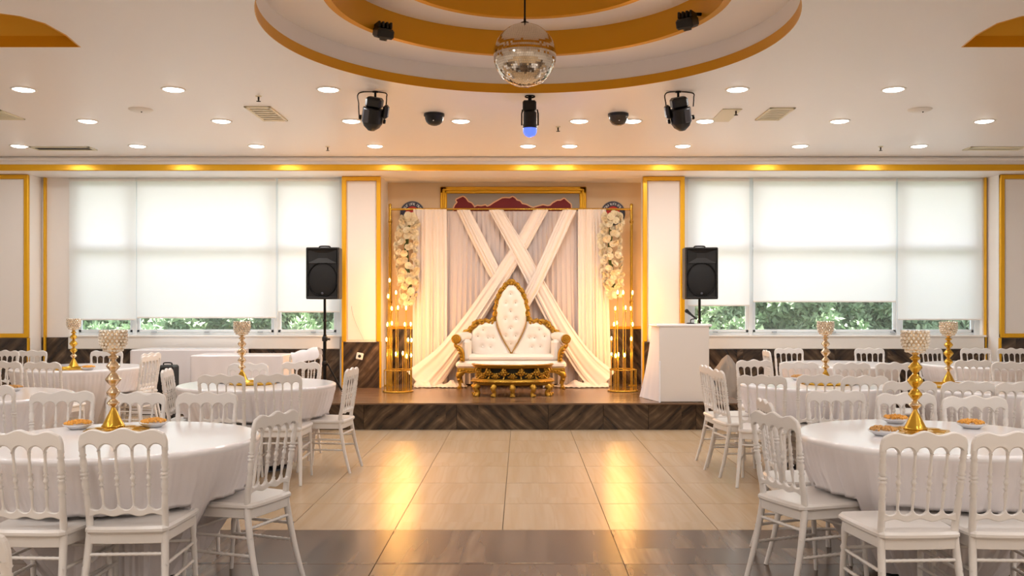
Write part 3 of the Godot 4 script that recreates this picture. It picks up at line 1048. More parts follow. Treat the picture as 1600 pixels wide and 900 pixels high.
func blue_light() -> void:
	var p := spot(828, 150, CEIL)
	var o := thing("stage_light", "stage light with glowing blue dome hanging below the mirror ball", "stage light", p, 0.0, "black stage lights under the ceiling")
	var st := sb()
	lathe(st, [Vector2(0.05, -0.012), Vector2(0.05, 0)], 14)
	tube(st, [Vector3(0, 0, 0), Vector3(0, -0.06, 0)], 0.018, 8)
	obj("hanger", st, M.black_metal, o)
	st = sb()
	box(st, Vector3(-0.005, -0.10, 0), Vector3(0.13, 0.10, 0.12), 0.015)
	obj("housing", st, M.black_plastic, o)
	st = sb()
	for s in [-1, 1]: tube(st, [Vector3(0.07 * s, -0.13, 0), Vector3(0.078 * s, -0.17, 0), Vector3(0.078 * s, -0.28, 0)], 0.008, 6)
	obj("yoke", st, M.black_metal, o)
	st = sb()
	lathe(st, [Vector2(0, -0.155), Vector2(0.058, -0.155), Vector2(0.063, -0.16), Vector2(0.064, -0.27), Vector2(0.069, -0.275), Vector2(0.07, -0.305), Vector2(0.066, -0.312)], 20)
	obj("lamp_can", st, M.black_plastic, o)
	st = sb()
	lathe(st, [Vector2(0.066, -0.30), Vector2(0.068, -0.32), Vector2(0.064, -0.35), Vector2(0.05, -0.375), Vector2(0.025, -0.39), Vector2(0, -0.394)], 24)
	obj("lamp_dome", st, M.blue_glow, o)
	var l := OmniLight3D.new()
	l.name = "blue_lamp"
	l.light_color = Color(0.3, 0.42, 1.0)
	l.light_energy = 0.05
	l.light_size = 0.05
	l.omni_range = 20
	l.omni_attenuation = 2
	l.shadow_enabled = true
	l.position = Vector3(0, -0.34, 0)
	o.add_child(l)

func rim_light(px: float, py: float, label: String, turn: float) -> void:
	# small black fixture clamped inside the second gold rim
	var d := 7.33 if px < CX else 7.05
	var p := at(px, py, d)
	var o := thing("stage_light", label, "stage light", p, turn, "black stage lights under the ceiling")
	var st := sb()
	box(st, Vector3(0, 0, 0), Vector3(0.14, 0.08, 0.15), 0.016, Basis(Vector3.RIGHT, 0.35))
	obj("housing", st, M.black_plastic, o)
	st = sb()
	for k in 4: box(st, Vector3(-0.05 + 0.033 * k, 0.055, 0), Vector3(0.018, 0.05, 0.11), 0.003)
	obj("cooling_fins", st, M.black_plastic, o)
	st = sb()
	lathe(st, [Vector2(0, -0.05), Vector2(0.03, -0.05), Vector2(0.035, -0.03), Vector2(0.04, 0)], 14, Transform3D(Basis(Vector3.RIGHT, 0.35), Vector3(0, -0.01, 0.01)))
	obj("lens_hood", st, M.smoked, o)
	# bracket to the rim
	var c := Vector3(DOME.x, p.y, -DOME.y)
	var out := (p - c)
	out.y = 0
	var gap := RIM[1] as float - out.length()
	var dir := out.normalized().rotated(Vector3.UP, -turn)
	st = sb()
	tube(st, [Vector3(0, 0.05, 0), Vector3(0, 0.075, 0) + dir * (gap * 0.5), Vector3(0, 0.08, 0) + dir * gap], 0.014, 8)
	obj("bracket", st, M.black_metal, o)

func dome_unit(px: float, py: float, label: String, m: Material) -> void:
	var o := thing("ceiling_dome", label, "camera dome", spot(px, py, CEIL), 0.0, "dark domes under the ceiling")
	var st := sb()
	lathe(st, [Vector2(0.10, -0.03), Vector2(0.108, -0.024), Vector2(0.108, 0.0)], 32)
	lathe(st, [Vector2(0.0, -0.03), Vector2(0.10, -0.03)], 32)
	obj("base_ring", st, M.black_plastic, o)
	st = sb()
	lathe(st, [Vector2(0.098, -0.028), Vector2(0.095, -0.055), Vector2(0.083, -0.085), Vector2(0.06, -0.108), Vector2(0.03, -0.12), Vector2(0, -0.123)], 32)
	obj("dome", st, m, o)
	st = sb()
	box(st, Vector3(0.0, -0.085, 0.086), Vector3(0.012, 0.012, 0.012), 0.003)
	obj("screw", st, M.chrome, o)

func ceiling_vent(corners: Array, label: String, slats := 7) -> void:
	# corners: the four pixel corners on the ceiling
	var c := Vector3.ZERO
	var pts: Array = []
	for q in corners:
		var p := spot(q[0], q[1], CEIL)
		pts.append(p)
		c += p / 4.0
	var w: float = absf((pts[1].x - pts[0].x + pts[2].x - pts[3].x) / 2)
	var dd: float = absf((pts[0].z + pts[1].z - pts[2].z - pts[3].z) / 2)
	var o := thing("ceiling_vent", label, "vent", c, 0.0, "ceiling vents")
	var st := sb()
	for q in [[0, dd / 2 - 0.015, w, 0.03], [0, -dd / 2 + 0.015, w, 0.03], [w / 2 - 0.015, 0, 0.03, dd], [-w / 2 + 0.015, 0, 0.03, dd]]:
		box(st, Vector3(q[0], -0.006, q[1]), Vector3(q[2], 0.012, q[3]), 0.003)
	obj("frame", st, M.vent_cream, o)
	st = sb()
	box(st, Vector3(0, -0.002, 0), Vector3(w - 0.04, 0.003, dd - 0.04), 0)
	obj("backing", st, M.dark_slot if slats == 1 else M.vent_cream, o)
	if slats > 1:
		for i in slats:
			st = sb()
			box(st, Vector3(0, -0.008, lerpf(-dd / 2 + 0.05, dd / 2 - 0.05, i / (slats - 1.0))), Vector3(w - 0.06, 0.003, (dd - 0.08) / slats * 0.97), 0, Basis(Vector3.RIGHT, 0.06))
			obj("slat", st, M.vent_cream, o)

func small_ceiling_things() -> void:
	for q in [[220, 171, "flat white round smoke alarm between the ceiling downlights at left"], [1437, 171, "flat white round smoke alarm between the ceiling downlights at right"]]:
		var o := thing("smoke_alarm", q[2], "smoke alarm", spot(q[0], q[1], CEIL), 0.0, "smoke alarms")
		var st := sb()
		lathe(st, [Vector2(0, -0.03), Vector2(0.07, -0.028), Vector2(0.105, -0.015), Vector2(0.12, -0.004), Vector2(0.12, 0)], 32)
		obj("cover", st, M.white_trim, o)
		st = sb()
		ball(st, Vector3(0.02, -0.031, 0.03), Vector3.ONE * 0.008, 8, 5)
		obj("indicator", st, M.dark_slot, o)
	var names := ["sprinkler head beside the left cream ceiling vent", "small sprinkler head before the beam above the left window", "sprinkler head between the two middle downlights right of the blue stage light", "sprinkler head beside the right cream ceiling vent", "small sprinkler head before the beam above the right window"]
	var spots := [[404, 150], [512, 229], [872, 198], [1150, 172], [1376, 229]]
	for i in 5:
		var o := thing("sprinkler", names[i], "sprinkler", spot(spots[i][0], spots[i][1], CEIL), 0.0, "sprinkler heads")
		var st := sb()
		lathe(st, [Vector2(0.012, -0.01), Vector2(0.028, -0.006), Vector2(0.03, 0)], 14)
		obj("escutcheon", st, M.vent_cream, o)
		st = sb()
		lathe(st, [Vector2(0.022, -0.052), Vector2(0.022, -0.049), Vector2(0.006, -0.046), Vector2(0.009, -0.03), Vector2(0.008, 0)], 10)
		obj("nozzle", st, M.dark_slot, o)
	var o2 := thing("access_panel", "cream ceiling panel near the right cream vent", "panel", spot(1134, 180, CEIL))
	var s2 := sb()
	box(s2, Vector3(0, -0.004, 0), Vector3(0.2, 0.008, 0.62), 0.003)
	obj("cover", s2, M.vent_cream, o2)

func mirror_ball() -> void:
	var d := DOME.y
	var c := at(820, 86.5, d)
	var o := thing("mirror_ball", "large mirror ball hanging from the round recess in the ceiling", "mirror ball", c)
	var R := 0.229
	# each mirror facet is a piece of its own look but far past picking out singly: one part
	var st := sb()
	var rows := 44
	for i in rows:
		var a0 := PI * i / rows - PI / 2
		var a1 := PI * (i + 1) / rows - PI / 2
		var am := (a0 + a1) / 2
		var n := maxi(6, int(TAU * cos(am) / (PI / rows)))
		for k in n:
			var t0 := TAU * k / n
			var t1 := TAU * (k + 1) / n
			var tm := (t0 + t1) / 2
			var nn := Vector3(cos(am) * cos(tm), sin(am), cos(am) * sin(tm))
			nn = (nn + Vector3(rng.randf() - 0.5, rng.randf() - 0.5, rng.randf() - 0.5) * 0.05).normalized()
			var g := 0.06
			var v: Array = []
			for q in [[a0, t0], [a1, t0], [a1, t1], [a0, t1]]:
				var aa: float = lerpf(q[0], am, g)
				var tt: float = lerpf(q[1], tm, g)
				v.append(Vector3(cos(aa) * cos(tt), sin(aa), cos(aa) * sin(tt)) * R)
			quad(st, v[0], v[1], v[2], v[3], nn)
	var f := obj("mirror_facets", st, M.mirror, o)
	f.set_meta("kind", "stuff")
	st = sb()
	ball(st, Vector3.ZERO, Vector3.ONE * (R - 0.002), 48, 32)
	obj("core", st, M.silver_board, o)
	st = sb()
	lathe(st, [Vector2(0.03, R - 0.004), Vector2(0.03, R + 0.01), Vector2(0.01, R + 0.014), Vector2(0.008, R + 0.04)], 14)
	obj("cap", st, M.black_metal, o)
	st = sb()
	tube(st, [Vector3(0, R + 0.03, 0), Vector3(0, TIER[3] - c.y, 0)], 0.007, 8)
	obj("cable", st, M.black_plastic, o)

# ---------------------------------------------------------------- the stage
func build_stage() -> void:
	var o := thing("stage_platform", "low dark marble fronted stage with a brown wooden deck", "stage", Vector3(0, 0, -11.9))
	o.set_meta("kind", "structure")
	o.remove_meta("category")
	var x0 := -2.62
	var x1 := 2.62
	var st := sb()
	span(st, Vector3(x0, 0, 1.18), Vector3(x1, STAGE - 0.02, -1.42), 0)
	obj("base", st, M.dark_slot, o)
	st = sb()
	slab(st, Vector3(x0 - 0.02, STAGE - 0.02, -1.42), Vector3(x1 + 0.02, STAGE, 1.225), Vector2(0, 0), Vector2(2.6, 2.6))
	span(st, Vector3(x0 - 0.02, STAGE - 0.02, 1.18), Vector3(x1 + 0.02, STAGE - 0.002, 1.225), 0.002)
	obj("deck", st, M.deck, o)
	var xs := [x0, -1.85, -0.755, 0.32, 0.97, 1.50, 2.06, x1]
	for i in 7:
		st = sb()
		var u := 0.13 * i
		var w: float = (xs[i + 1] - xs[i]) * 0.9
		var f: bool = i % 2 == 0
		slab(st, Vector3(xs[i] + 0.001, 0.0, 1.18), Vector3(xs[i + 1] - 0.001, STAGE - 0.021, 1.205 + 0.004 * (i % 2)), Vector2(u + (w if f else 0.0), 0.1 * i), Vector2(u + (0.0 if f else w), 0.1 * i + 0.3), true)
		obj("face_tile", st, M.marble, o)

func drape(o: Node3D, called: String, top: Array, bot: Array, m: Material, folds: float, amp: float, sd: int, rows := 22) -> void:
	# a hanging cloth between a top and a bottom edge, each [left, right] in o's axes
	var P: Array = []
	var cols := int(folds * 9)
	for i in rows + 1:
		var t := float(i) / rows
		var row: Array = []
		for j in cols + 1:
			var s := float(j) / cols
			var a: Vector3 = top[0].lerp(top[1], s)
			var b: Vector3 = bot[0].lerp(bot[1], s)
			var p := a.lerp(b, t)
			var ph := TAU * folds * s + 0.8 * sin(s * 9 + sd) + 0.5 * sin(t * 3 + s * 17 + sd)
			p.z += amp * (0.55 + 0.45 * t) * (sin(ph) + 0.35 * sin(2.1 * ph + sd)) * (0.75 + 0.35 * sin(s * 23 + sd))
			p.x += amp * 0.3 * cos(ph) * t
			row.append(p)
		P.append(row)
	var st := sb()
	sheet(st, P)
	obj(called, st, m, o)

func swag(called: String, label: String, mid: Array, widths: Array, d: float, sd: int, bend := 0.0) -> void:
	var pts: Array = []
	var org := at(mid[0][0], mid[0][1], d)
	org.y = STAGE
	var o := thing(called, label, "drape", org, 0.0, "crossed white swags on the backdrop")
	for q in mid: pts.append(at(q[0], q[1], d + (q[2] if q.size() > 2 else 0.0)) - org)
	var n := 60
	var line := path(pts, n)
	var P: Array = []
	var cols := 44
	for i in n:
		var t := float(i) / (n - 1)
		var k := t * (widths.size() - 1)
		var ki := mini(int(k), widths.size() - 2)
		var w: float = lerpf(widths[ki], widths[ki + 1], k - ki) * d / F / 2
		var dir: Vector3 = (line[mini(i + 1, n - 1)] - line[maxi(i - 1, 0)]).normalized()
		var side := Vector3.BACK.cross(dir).normalized()
		var level := Vector3.RIGHT if side.x > 0 else Vector3.LEFT
		side = level.lerp(side, smoothstep(0.0, 0.22, t))
		var row: Array = []
		for j in cols + 1:
			var s := 2.0 * j / cols - 1.0
			var ph := s * 9 + 1.2 * sin(s * 4 + sd) + 0.6 * sin(t * 5 + sd)
			row.append(line[i] + side * w * s + Vector3.BACK * (0.010 * sin(ph) + 0.004 * sin(ph * 2.3 + sd) + 0.03 * (1 - s * s)))
		P.append(row)
	var st := sb()
	sheet(st, P)
	obj("cloth", st, M.swag, o)

func build_backdrop() -> void:
	var d := 13.12
	var xl := at(609.5, 0, d).x
	var xr := at(986.7, 0, d).x
	var yt := at(0, 327, d).y
	var o := thing("backdrop_frame", "gold pipe frame standing on the stage behind the white drapes", "frame", Vector3((xl + xr) / 2, STAGE, -d))
	var hw := (xr - xl) / 2
	for s in [-1.0, 1.0]:
		var st := sb()
		tube(st, [Vector3(hw * s, 0.01, 0), Vector3(hw * s, yt - STAGE + 0.05, 0)], 0.021, 12)
		ball(st, Vector3(hw * s, yt - STAGE + 0.06, 0), Vector3.ONE * 0.024, 12, 8)
		obj("post", st, M.gold_metal, o)
		st = sb()
		for y in [0.55, 1.2, yt - STAGE - 0.18]: lathe(st, [Vector2(0.021, y - 0.02), Vector2(0.028, y - 0.016), Vector2(0.028, y + 0.016), Vector2(0.021, y + 0.02)], 12, Transform3D(Basis(), Vector3(hw * s, 0, 0)))
		obj("collar", st, M.carved_gold, o)
		st = sb()
		box(st, Vector3(hw * s, 0.008, 0), Vector3(0.12, 0.016, 0.3), 0.004)
		obj("foot", st, M.gold_metal, o)
	var st := sb()
	tube(st, [Vector3(-hw, yt - STAGE, 0), Vector3(hw, yt - STAGE, 0)], 0.016, 10)
	obj("top_bar", st, M.gold_metal, o)
	# drapes hang from the bar
	d = 13.05
	var yb := STAGE + 0.006
	var c := thing("sheer_curtain", "sheer pleated white curtain in the middle of the stage backdrop", "curtain", Vector3(at(801, 0, d).x, STAGE, -d))
	drape(c, "curtain_cloth", [at(697, 330, d) - c.position, at(905, 330, d) - c.position], [at(690, 600, d) - c.position, at(912, 600, d) - c.position], M.sheer, 26, 0.020, 3)
	for k in 2:
		var dd := 12.98
		var px0: float = 646.0 if k == 0 else 903.0
		var px1: float = 698.0 if k == 0 else 947.0
		var c2 := thing("side_drape", "gathered white drape hanging at the %s end of the backdrop" % ("left" if k == 0 else "right"), "drape", Vector3(at((px0 + px1) / 2, 0, dd).x, STAGE, -dd))
		var b0 := at(px0 - (2 if k == 0 else 0), 600, dd)
		var b1 := at(px1 + (0 if k == 0 else 8), 600, dd)
		b0.y = yb; b1.y = yb
		drape(c2, "drape_cloth", [at(px0, 327, dd) - c2.position, at(px1, 327, dd) - c2.position], [b0 - c2.position, b1 - c2.position], M.swag, 9, 0.022, 7 + k)
	swag("swag", "white swag slanting down from the top bar's left part, ending behind the throne", [[724, 328], [772, 424], [808, 485], [832, 530]], [21, 20, 20, 22], 13.0, 1)
	swag("swag", "white swag slanting down from the top bar's right part, ending behind the throne", [[890, 328], [842, 432], [818, 475], [780, 525]], [22, 19, 19, 20], 12.91, 2)
	swag("swag", "long white swag crossing from top left down to the stage floor at right", [[775, 328], [810, 390], [842, 450], [878, 515], [915, 568, -0.04], [945, 598, -0.12]], [23, 23, 25, 29, 34, 46], 12.95, 3)
	swag("swag", "long white swag crossing from top right down to the stage floor at left", [[845, 328], [812, 386], [775, 444], [735, 505], [694, 560, -0.04], [655, 600, -0.12]], [24, 23, 25, 29, 36, 56], 12.975, 4)
	# loose cloth lying in folds at the foot of the drapes
	for k in 2:
		var xa := at(648 if k == 0 else 848, 0, 12.8).x
		var xb := at(730 if k == 0 else 950, 0, 12.8).x
		var o3 := thing("drape_train", "loose white cloth in folds on the stage floor, %s of the throne" % ("left" if k == 0 else "right"), "cloth", Vector3((xa + xb) / 2, STAGE, -12.8))
		var P: Array = []
		for i in 14:
			var row: Array = []
			for j in 50:
				var s := j / 49.0
				var t := i / 13.0
				var a := t * PI
				var lump := 0.6 + 0.4 * sin(s * 11 + k * 2) + 0.2 * sin(s * 29)
				row.append(Vector3(lerpf(xa - o3.position.x, xb - o3.position.x, s), 0.004 + sin(a) * 0.075 * lump + 0.012 * absf(sin(s * 40 + t * 6)), cos(a) * 0.14 * (0.8 + 0.3 * lump) + 0.02 * sin(s * 25)))
			P.append(row)
		st = sb()
		sheet(st, P)
		obj("cloth", st, M.swag, o3)

func make_flower(sd: int) -> ArrayMesh:
	var st := sb()
	var r := RandomNumberGenerator.new()
	r.seed = sd
	for ring in 3:
		var n: int = [6, 5, 3][ring]
		var len: float = [0.062, 0.046, 0.028][ring]
		var open: float = [1.05, 0.6, 0.25][ring]
		for k in n:
			var b := Basis(Vector3.BACK, TAU * k / n + ring * 0.5 + r.randf_range(-0.15, 0.15))
			var P: Array = []
			for i in 5:
				var t := i / 4.0
				var row: Array = []
				var w := 0.030 * len / 0.05 * sin(PI * (0.16 + 0.72 * t)) * 1.15
				for j in 5:
					var s := j / 2.0 - 1.0
					var rad := t * len * sin(open + 0.5 * t)
					var zz := t * len * cos(open + 0.35 * t) * 0.9 + 0.010 * s * s - 0.006 * t * t + 0.003 * sin(7 * s + k)
					row.append(b * Vector3(s * w, rad, zz))
				P.append(row)
			sheet(st, P)
	ball(st, Vector3(0, 0, 0.012), Vector3.ONE * 0.010, 7, 5)
	return mesh_of(st, M.petal)

func garland(pxs: Array, label: String) -> void:
	var d := 12.86
	var top := at(pxs[0][0], pxs[0][1], d)
	var end := at(pxs[-1][0], pxs[-1][1], d)
	var o := thing("flower_garland", label, "garland", Vector3(top.x, end.y, -d), 0.0, "hanging white flower garlands")
	var st := sb()
	var line: Array = []
	for q in pxs: line.append(at(q[0], q[1], d) - o.position + Vector3(0, 0, -0.03))
	tube(st, line, 0.03, 8)
	obj("stem_core", st, M.stem_green, o)
	var n := 74
	for i in n:
		var t := (i + 0.5) / n
		var k := t * (pxs.size() - 1)
		var ki := mini(int(k), pxs.size() - 2)
		var p := at(lerpf(pxs[ki][0], pxs[ki + 1][0], k - ki), lerpf(pxs[ki][1], pxs[ki + 1][1], k - ki), d) - o.position
		var w: float = lerpf(pxs[ki][2], pxs[ki + 1][2], k - ki) * d / F / 2 - 0.04
		var s := sin(i * 2.4) * 1.0
		p.x += s * w + rng.randf_range(-0.01, 0.01)
		p.z += 0.08 * sqrt(maxf(0, 1 - s * s)) + rng.randf_range(-0.035, 0.025)
		var f := put("flower", flowers[rng.randi() % 3], o, p)
		f.basis = Basis(Vector3.UP, s * 0.9 + rng.randf_range(-0.4, 0.4)) * Basis(Vector3.RIGHT, rng.randf_range(-0.5, 0.6)) * Basis(Vector3.BACK, rng.randf() * TAU) * Basis.from_scale(Vector3.ONE * rng.randf_range(0.72, 0.95))

var flowers: Array = []

func candle_stand(cx: float, cy: float, bulbs: Array, origin: Vector2, label: String) -> void:
	# bulbs: zoomed pixels, 4.5 to one
	var d := (EYE - STAGE) * F / (cy - CY)
	var c := at(cx, cy, d)
	c.y = STAGE
	var o := thing("candle_stand", label, "candle stand", c, 0.0, "gold candle stands beside the backdrop")
	var R := 0.20
	var st := sb()
	lathe(st, [Vector2(R, 0), Vector2(R + 0.006, 0.006), Vector2(R + 0.006, 0.016), Vector2(R - 0.004, 0.024), Vector2(0, 0.024)], 40)
	obj("base", st, M.gold_metal, o)
	st = sb()
	var hoop_pts: Array = []
	for i in 8: hoop_pts.append(Vector3(cos(TAU * (i + 0.5) / 8), 0, sin(TAU * (i + 0.5) / 8)) * (R - 0.012) + Vector3.UP * 0.29)
	for i in 8: tube(st, [hoop_pts[i], hoop_pts[(i + 1) % 8]], 0.007, 6)
	obj("hoop", st, M.gold_metal, o)
	for i in [0, 2, 3, 5, 7]:
		st = sb()
		tube(st, [Vector3(hoop_pts[i].x, 0.02, hoop_pts[i].z), hoop_pts[i]], 0.006, 6)
		obj("upright", st, M.gold_metal, o)
	var i := 0
	for b in bulbs:
		var p := at(origin.x + b[0] / 4.5, origin.y + b[1] / 4.5, d)
		var dx := clampf(p.x - c.x, -R + 0.02, R - 0.02)
		var dz := sqrt(maxf(0.0, (R - 0.03) * (R - 0.03) - dx * dx)) * (0.85 if i % 2 == 0 else -0.8) * (0.4 + 0.6 * fposmod(i * 0.618, 1.0))
		var h := p.y - STAGE
		st = sb()
		tube(st, [Vector3(0, 0.02, 0), Vector3(0, h - 0.03, 0)], 0.0055, 7)
		lathe(st, [Vector2(0.0065, h - 0.05), Vector2(0.013, h - 0.045), Vector2(0.014, h - 0.028), Vector2(0.0, h - 0.026)], 10)
		var rod := obj("rod", st, M.gold_metal, o, Vector3(dx, 0, dz))
		st = sb()
		lathe(st, [Vector2(0, -0.026), Vector2(0.007, -0.022), Vector2(0.0102, -0.006), Vector2(0.0096, 0.006), Vector2(0.006, 0.018), Vector2(0, 0.027)], 12)
		var bulb := obj("bulb", st, M.bulb_glow, rod, Vector3(0, h, 0))
		var l := OmniLight3D.new()
		l.name = "glow"
		l.light_color = Color(1.0, 0.72, 0.40)
		l.light_energy = CANDLE
		l.light_size = 0.0095
		l.omni_range = 20
		l.omni_attenuation = 2
		l.shadow_enabled = true
		bulb.add_child(l)
		i += 1

func lerp_table(tab: Array, v: float) -> float:
	for i in tab.size() - 1:
		if v <= tab[i + 1][0]: return lerpf(tab[i][1], tab[i + 1][1], clampf((v - tab[i][0]) / (tab[i + 1][0] - tab[i][0]), 0, 1))
	return tab[-1][1]

func build_throne() -> void:
	var d := 12.47
	var o := thing("throne_sofa", "white button-tufted throne sofa with carved gold frame at the stage centre", "sofa", Vector3(at(798.6, 0, d).x, STAGE, -d))
	var K := 0.00199
	var V := func(x: float, y: float) -> Vector2: return Vector2((x - 520) * K, (808 - y) * K)
	var back := -0.36
	var B := 1.025
	var hw := [[0.49, 0.006], [0.55, 0.040], [0.65, 0.098], [0.75, 0.147], [0.85, 0.186], [0.95, 0.208], [1.07, 0.216], [1.18, 0.198], [1.28, 0.158], [1.36, 0.110], [1.42, 0.060], [1.462, 0.006]]
	var outer := [[0.44, 0.53], [0.55, 0.555], [0.65, 0.568], [0.75, 0.555], [0.80, 0.535], [0.85, 0.485], [0.89, 0.435], [0.915, 0.37], [0.925, 0.30]]
	# centre panel
	var dots := [[517, 148], [483, 211], [551, 211], [516, 270], [480, 326], [553, 326], [516, 390], [483, 443], [551, 443], [517, 500]]
	var P: Array = []
	var ctr := func(u: float, v: float, s: float, deep: float, ds: Array) -> float:
		var z := deep * pow(maxf(0.0, 1 - s * s), 0.4)
		for q in ds:
			var b: Vector2 = V.call(q[0], q[1])
			z -= 0.022 * exp(-Vector2(u, v).distance_squared_to(b) / 0.0009)
		return z
	for i in 57:
		var v := lerpf(0.49, 1.462, i / 56.0)
		var w := lerp_table(hw, v)
		var row: Array = []
		for j in 31:
			var s := j / 15.0 - 1.0
			row.append(Vector3(s * w * B, v, back + 0.02 + ctr.call(s * w, v, s, 0.075 * minf(1.0, w / 0.1), dots)))
		P.append(row)
	var st := sb()
	sheet(st, P)
	obj("back_cushion", st, M.leather, o)
	var sdots := [[327, 400], [290, 447], [360, 458], [395, 458], [320, 520], [377, 523]]
	for sgn in [-1.0, 1.0]:
		P = []
		for i in 33:
			var v := lerpf(0.44, 0.925, i / 32.0)
			var a := lerp_table(outer, v)
			var w := lerp_table(hw, v) + 0.006
			var row: Array = []
			for j in 31:
				var s := j / 15.0 - 1.0
				var u := lerpf(-a, -w, (s + 1) / 2)
				var top := smoothstep(0.925, 0.85, v) * 0.5 + 0.5
				var z: float = ctr.call(u, v, s, 0.06 * top, sdots)
				row.append(Vector3(-sgn * u * B, v, back + 0.01 + z))
			P.append(row)
		st = sb()
		sheet(st, P)
		obj("side_cushion", st, M.leather, o)
		for q in sdots:
			var b: Vector2 = V.call(q[0], q[1])
			st = sb()
			ball(st, Vector3(-sgn * b.x * B, b.y, back + 0.058), Vector3(0.010, 0.010, 0.007), 8, 5)
			obj("button", st, M.crystal, o)
	for q in dots:
		var b: Vector2 = V.call(q[0], q[1])
		st = sb()
		ball(st, Vector3(b.x * B, b.y, back + 0.078), Vector3(0.011, 0.011, 0.007), 8, 5)
		obj("button", st, M.crystal, o)
	# gold piping down the centre panel's lower edges
	for sgn in [-1.0, 1.0]:
		var pp: Array = []
		for i in 16:
			var v := lerpf(0.92, 0.47, i / 15.0)
			pp.append(Vector3(sgn * (lerp_table(hw, v) + 0.004) * B, v, back + 0.055))
		st = sb()
		tube(st, pp, 0.007, 6)
		obj("piping", st, M.carved_gold, o)
	# board behind
	var half := [[520, 40], [488, 62], [452, 108], [425, 160], [408, 240], [400, 330], [340, 335], [290, 342], [250, 365], [225, 400], [180, 430], [165, 470], [215, 540], [235, 640]]
	var poly := PackedVector2Array()
	for q in half: poly.append(V.call(q[0], q[1]) * Vector2(B, 1))
	for i in range(half.size() - 1, 0, -1):
		var q: Vector2 = V.call(half[i][0], half[i][1])
		poly.append(Vector2(-q.x * B, q.y))
	st = sb()
	prism(st, poly, 0.05, Transform3D(Basis(), Vector3(0, 0, back - 0.02)), 0.008)
	obj("back_board", st, M.carved_gold, o)
	# carved gold crest: a wavering rope with leaves
	var crest := [[520, 52], [495, 66], [470, 92], [448, 122], [432, 155], [420, 195], [410, 240], [404, 285], [398, 322], [372, 338], [335, 335], [300, 340], [265, 354], [242, 385], [215, 408], [172, 432]]
	for sgn in [-1.0, 1.0]:
		var pts: Array = []
		for q in crest:
			var b: Vector2 = V.call(q[0], q[1])
			pts.append(Vector3(-sgn * b.x * B, b.y, back + 0.03))
		var line := path(pts, 110)
		var rad: Array = []
		for i in 110: rad.append(0.025 + 0.008 * sin(i * 0.75) + 0.004 * sin(i * 1.9))
		st = sb()
		tube(st, line, rad, 9)
		for i in range(2, 106, 4):
			var dir: Vector3 = (line[i + 2] - line[i - 2]).normalized()
			var out: Vector3 = dir.cross(Vector3.BACK).normalized() * sgn
			var k := (i / 4) % 3
			var bs := Basis(dir, out, Vector3.BACK).orthonormalized() * Basis(Vector3.BACK, [0.7, -0.5, 0.2][k])
			ball(st, line[i] + out * [0.034, 0.020, -0.014][k] + Vector3.BACK * 0.016, Vector3([0.040, 0.034, 0.028][k], 0.017, 0.016), 8, 5, bs)
		obj("carved_crest", st, M.carved_gold, o)
		# arm: rolled top, gold scroll at its front, inner panel
		st = sb()
		tube(st, path([Vector3(sgn * 0.60, 0.72, back + 0.02), Vector3(sgn * 0.67, 0.715, -0.2), Vector3(sgn * 0.735, 0.69, 0.0)], 12), [0.055, 0.058, 0.06, 0.062, 0.064, 0.066, 0.067, 0.068, 0.069, 0.07, 0.07, 0.068], 16)
		obj("arm_roll", st, M.leather, o)
		st = sb()
		box(st, Vector3(sgn * 0.615, 0.53, -0.19), Vector3(0.12, 0.30, 0.36), 0.04)
		obj("arm_panel", st, M.leather, o)
		st = sb()
		var c := Vector3(sgn * 0.752, 0.688, 0.012)
		lathe(st, [Vector2(0, 0.014), Vector2(0.055, 0.012), Vector2(0.066, 0.004), Vector2(0.068, -0.02), Vector2(0.06, -0.03)], 24, Transform3D(Basis(Vector3.RIGHT, PI / 2), c))
		var sp: Array = []
		for i in 46:
			var a := i * 0.33
			sp.append(c + Vector3(cos(a) * sgn, sin(a), 0) * (0.062 - i * 0.0012) + Vector3.BACK * 0.016)
		tube(st, sp, 0.009, 6)
		obj("scroll", st, M.carved_gold, o)
		st = sb()
		tube(st, path([Vector3(sgn * 0.775, 0.625, 0.0), Vector3(sgn * 0.745, 0.585, 0.005), Vector3(sgn * 0.69, 0.545, 0.005), Vector3(sgn * 0.668, 0.47, 0.0), Vector3(sgn * 0.672, 0.385, 0.0)], 16), [0.012, 0.022, 0.028, 0.03, 0.032, 0.032, 0.032, 0.03, 0.03, 0.03, 0.03, 0.03, 0.031, 0.033, 0.035, 0.036], 9)
		for k in 5: ball(st, Vector3(sgn * lerpf(0.74, 0.672, k / 4.0), lerpf(0.59, 0.41, k / 4.0), 0.03), Vector3(0.02, 0.022, 0.014), 8, 5)
		obj("arm_front", st, M.carved_gold, o)
		for zz in [-0.03, -0.37]:
			st = sb()
			tube(st, path([Vector3(sgn * 0.66, 0.235, zz), Vector3(sgn * 0.72, 0.20, zz + 0.015), Vector3(sgn * 0.715, 0.12, zz), Vector3(sgn * 0.70, 0.05, zz), Vector3(sgn * 0.715, 0.0, zz + 0.015)], 14), [0.04, 0.046, 0.048, 0.045, 0.038, 0.032, 0.027, 0.024, 0.022, 0.021, 0.022, 0.026, 0.032, 0.034], 10)
			for k in 4: ball(st, Vector3(sgn * [0.70, 0.735, 0.72, 0.708][k], [0.215, 0.18, 0.13, 0.03][k], zz + 0.035), Vector3(0.026, 0.022, 0.016), 8, 5)
			obj("leg", st, M.carved_gold, o)
	st = sb()
	box(st, Vector3(0, 0.425, -0.19), Vector3(1.22, 0.10, 0.36), 0.035)
	obj("seat_cushion", st, M.leather, o)
	st = sb()
	box(st, Vector3(0, 0.335, -0.19), Vector3(1.52, 0.105, 0.42), 0.035)
	obj("seat", st, M.leather, o)
	var ap := PackedVector2Array()
	for i in 61:
		var u := lerpf(-0.735, 0.735, i / 60.0)
		ap.append(Vector2(u, 0.222 + 0.018 * sin(u * 26) * cos(u * 9)))
	ap.append(Vector2(0.74, 0.29))
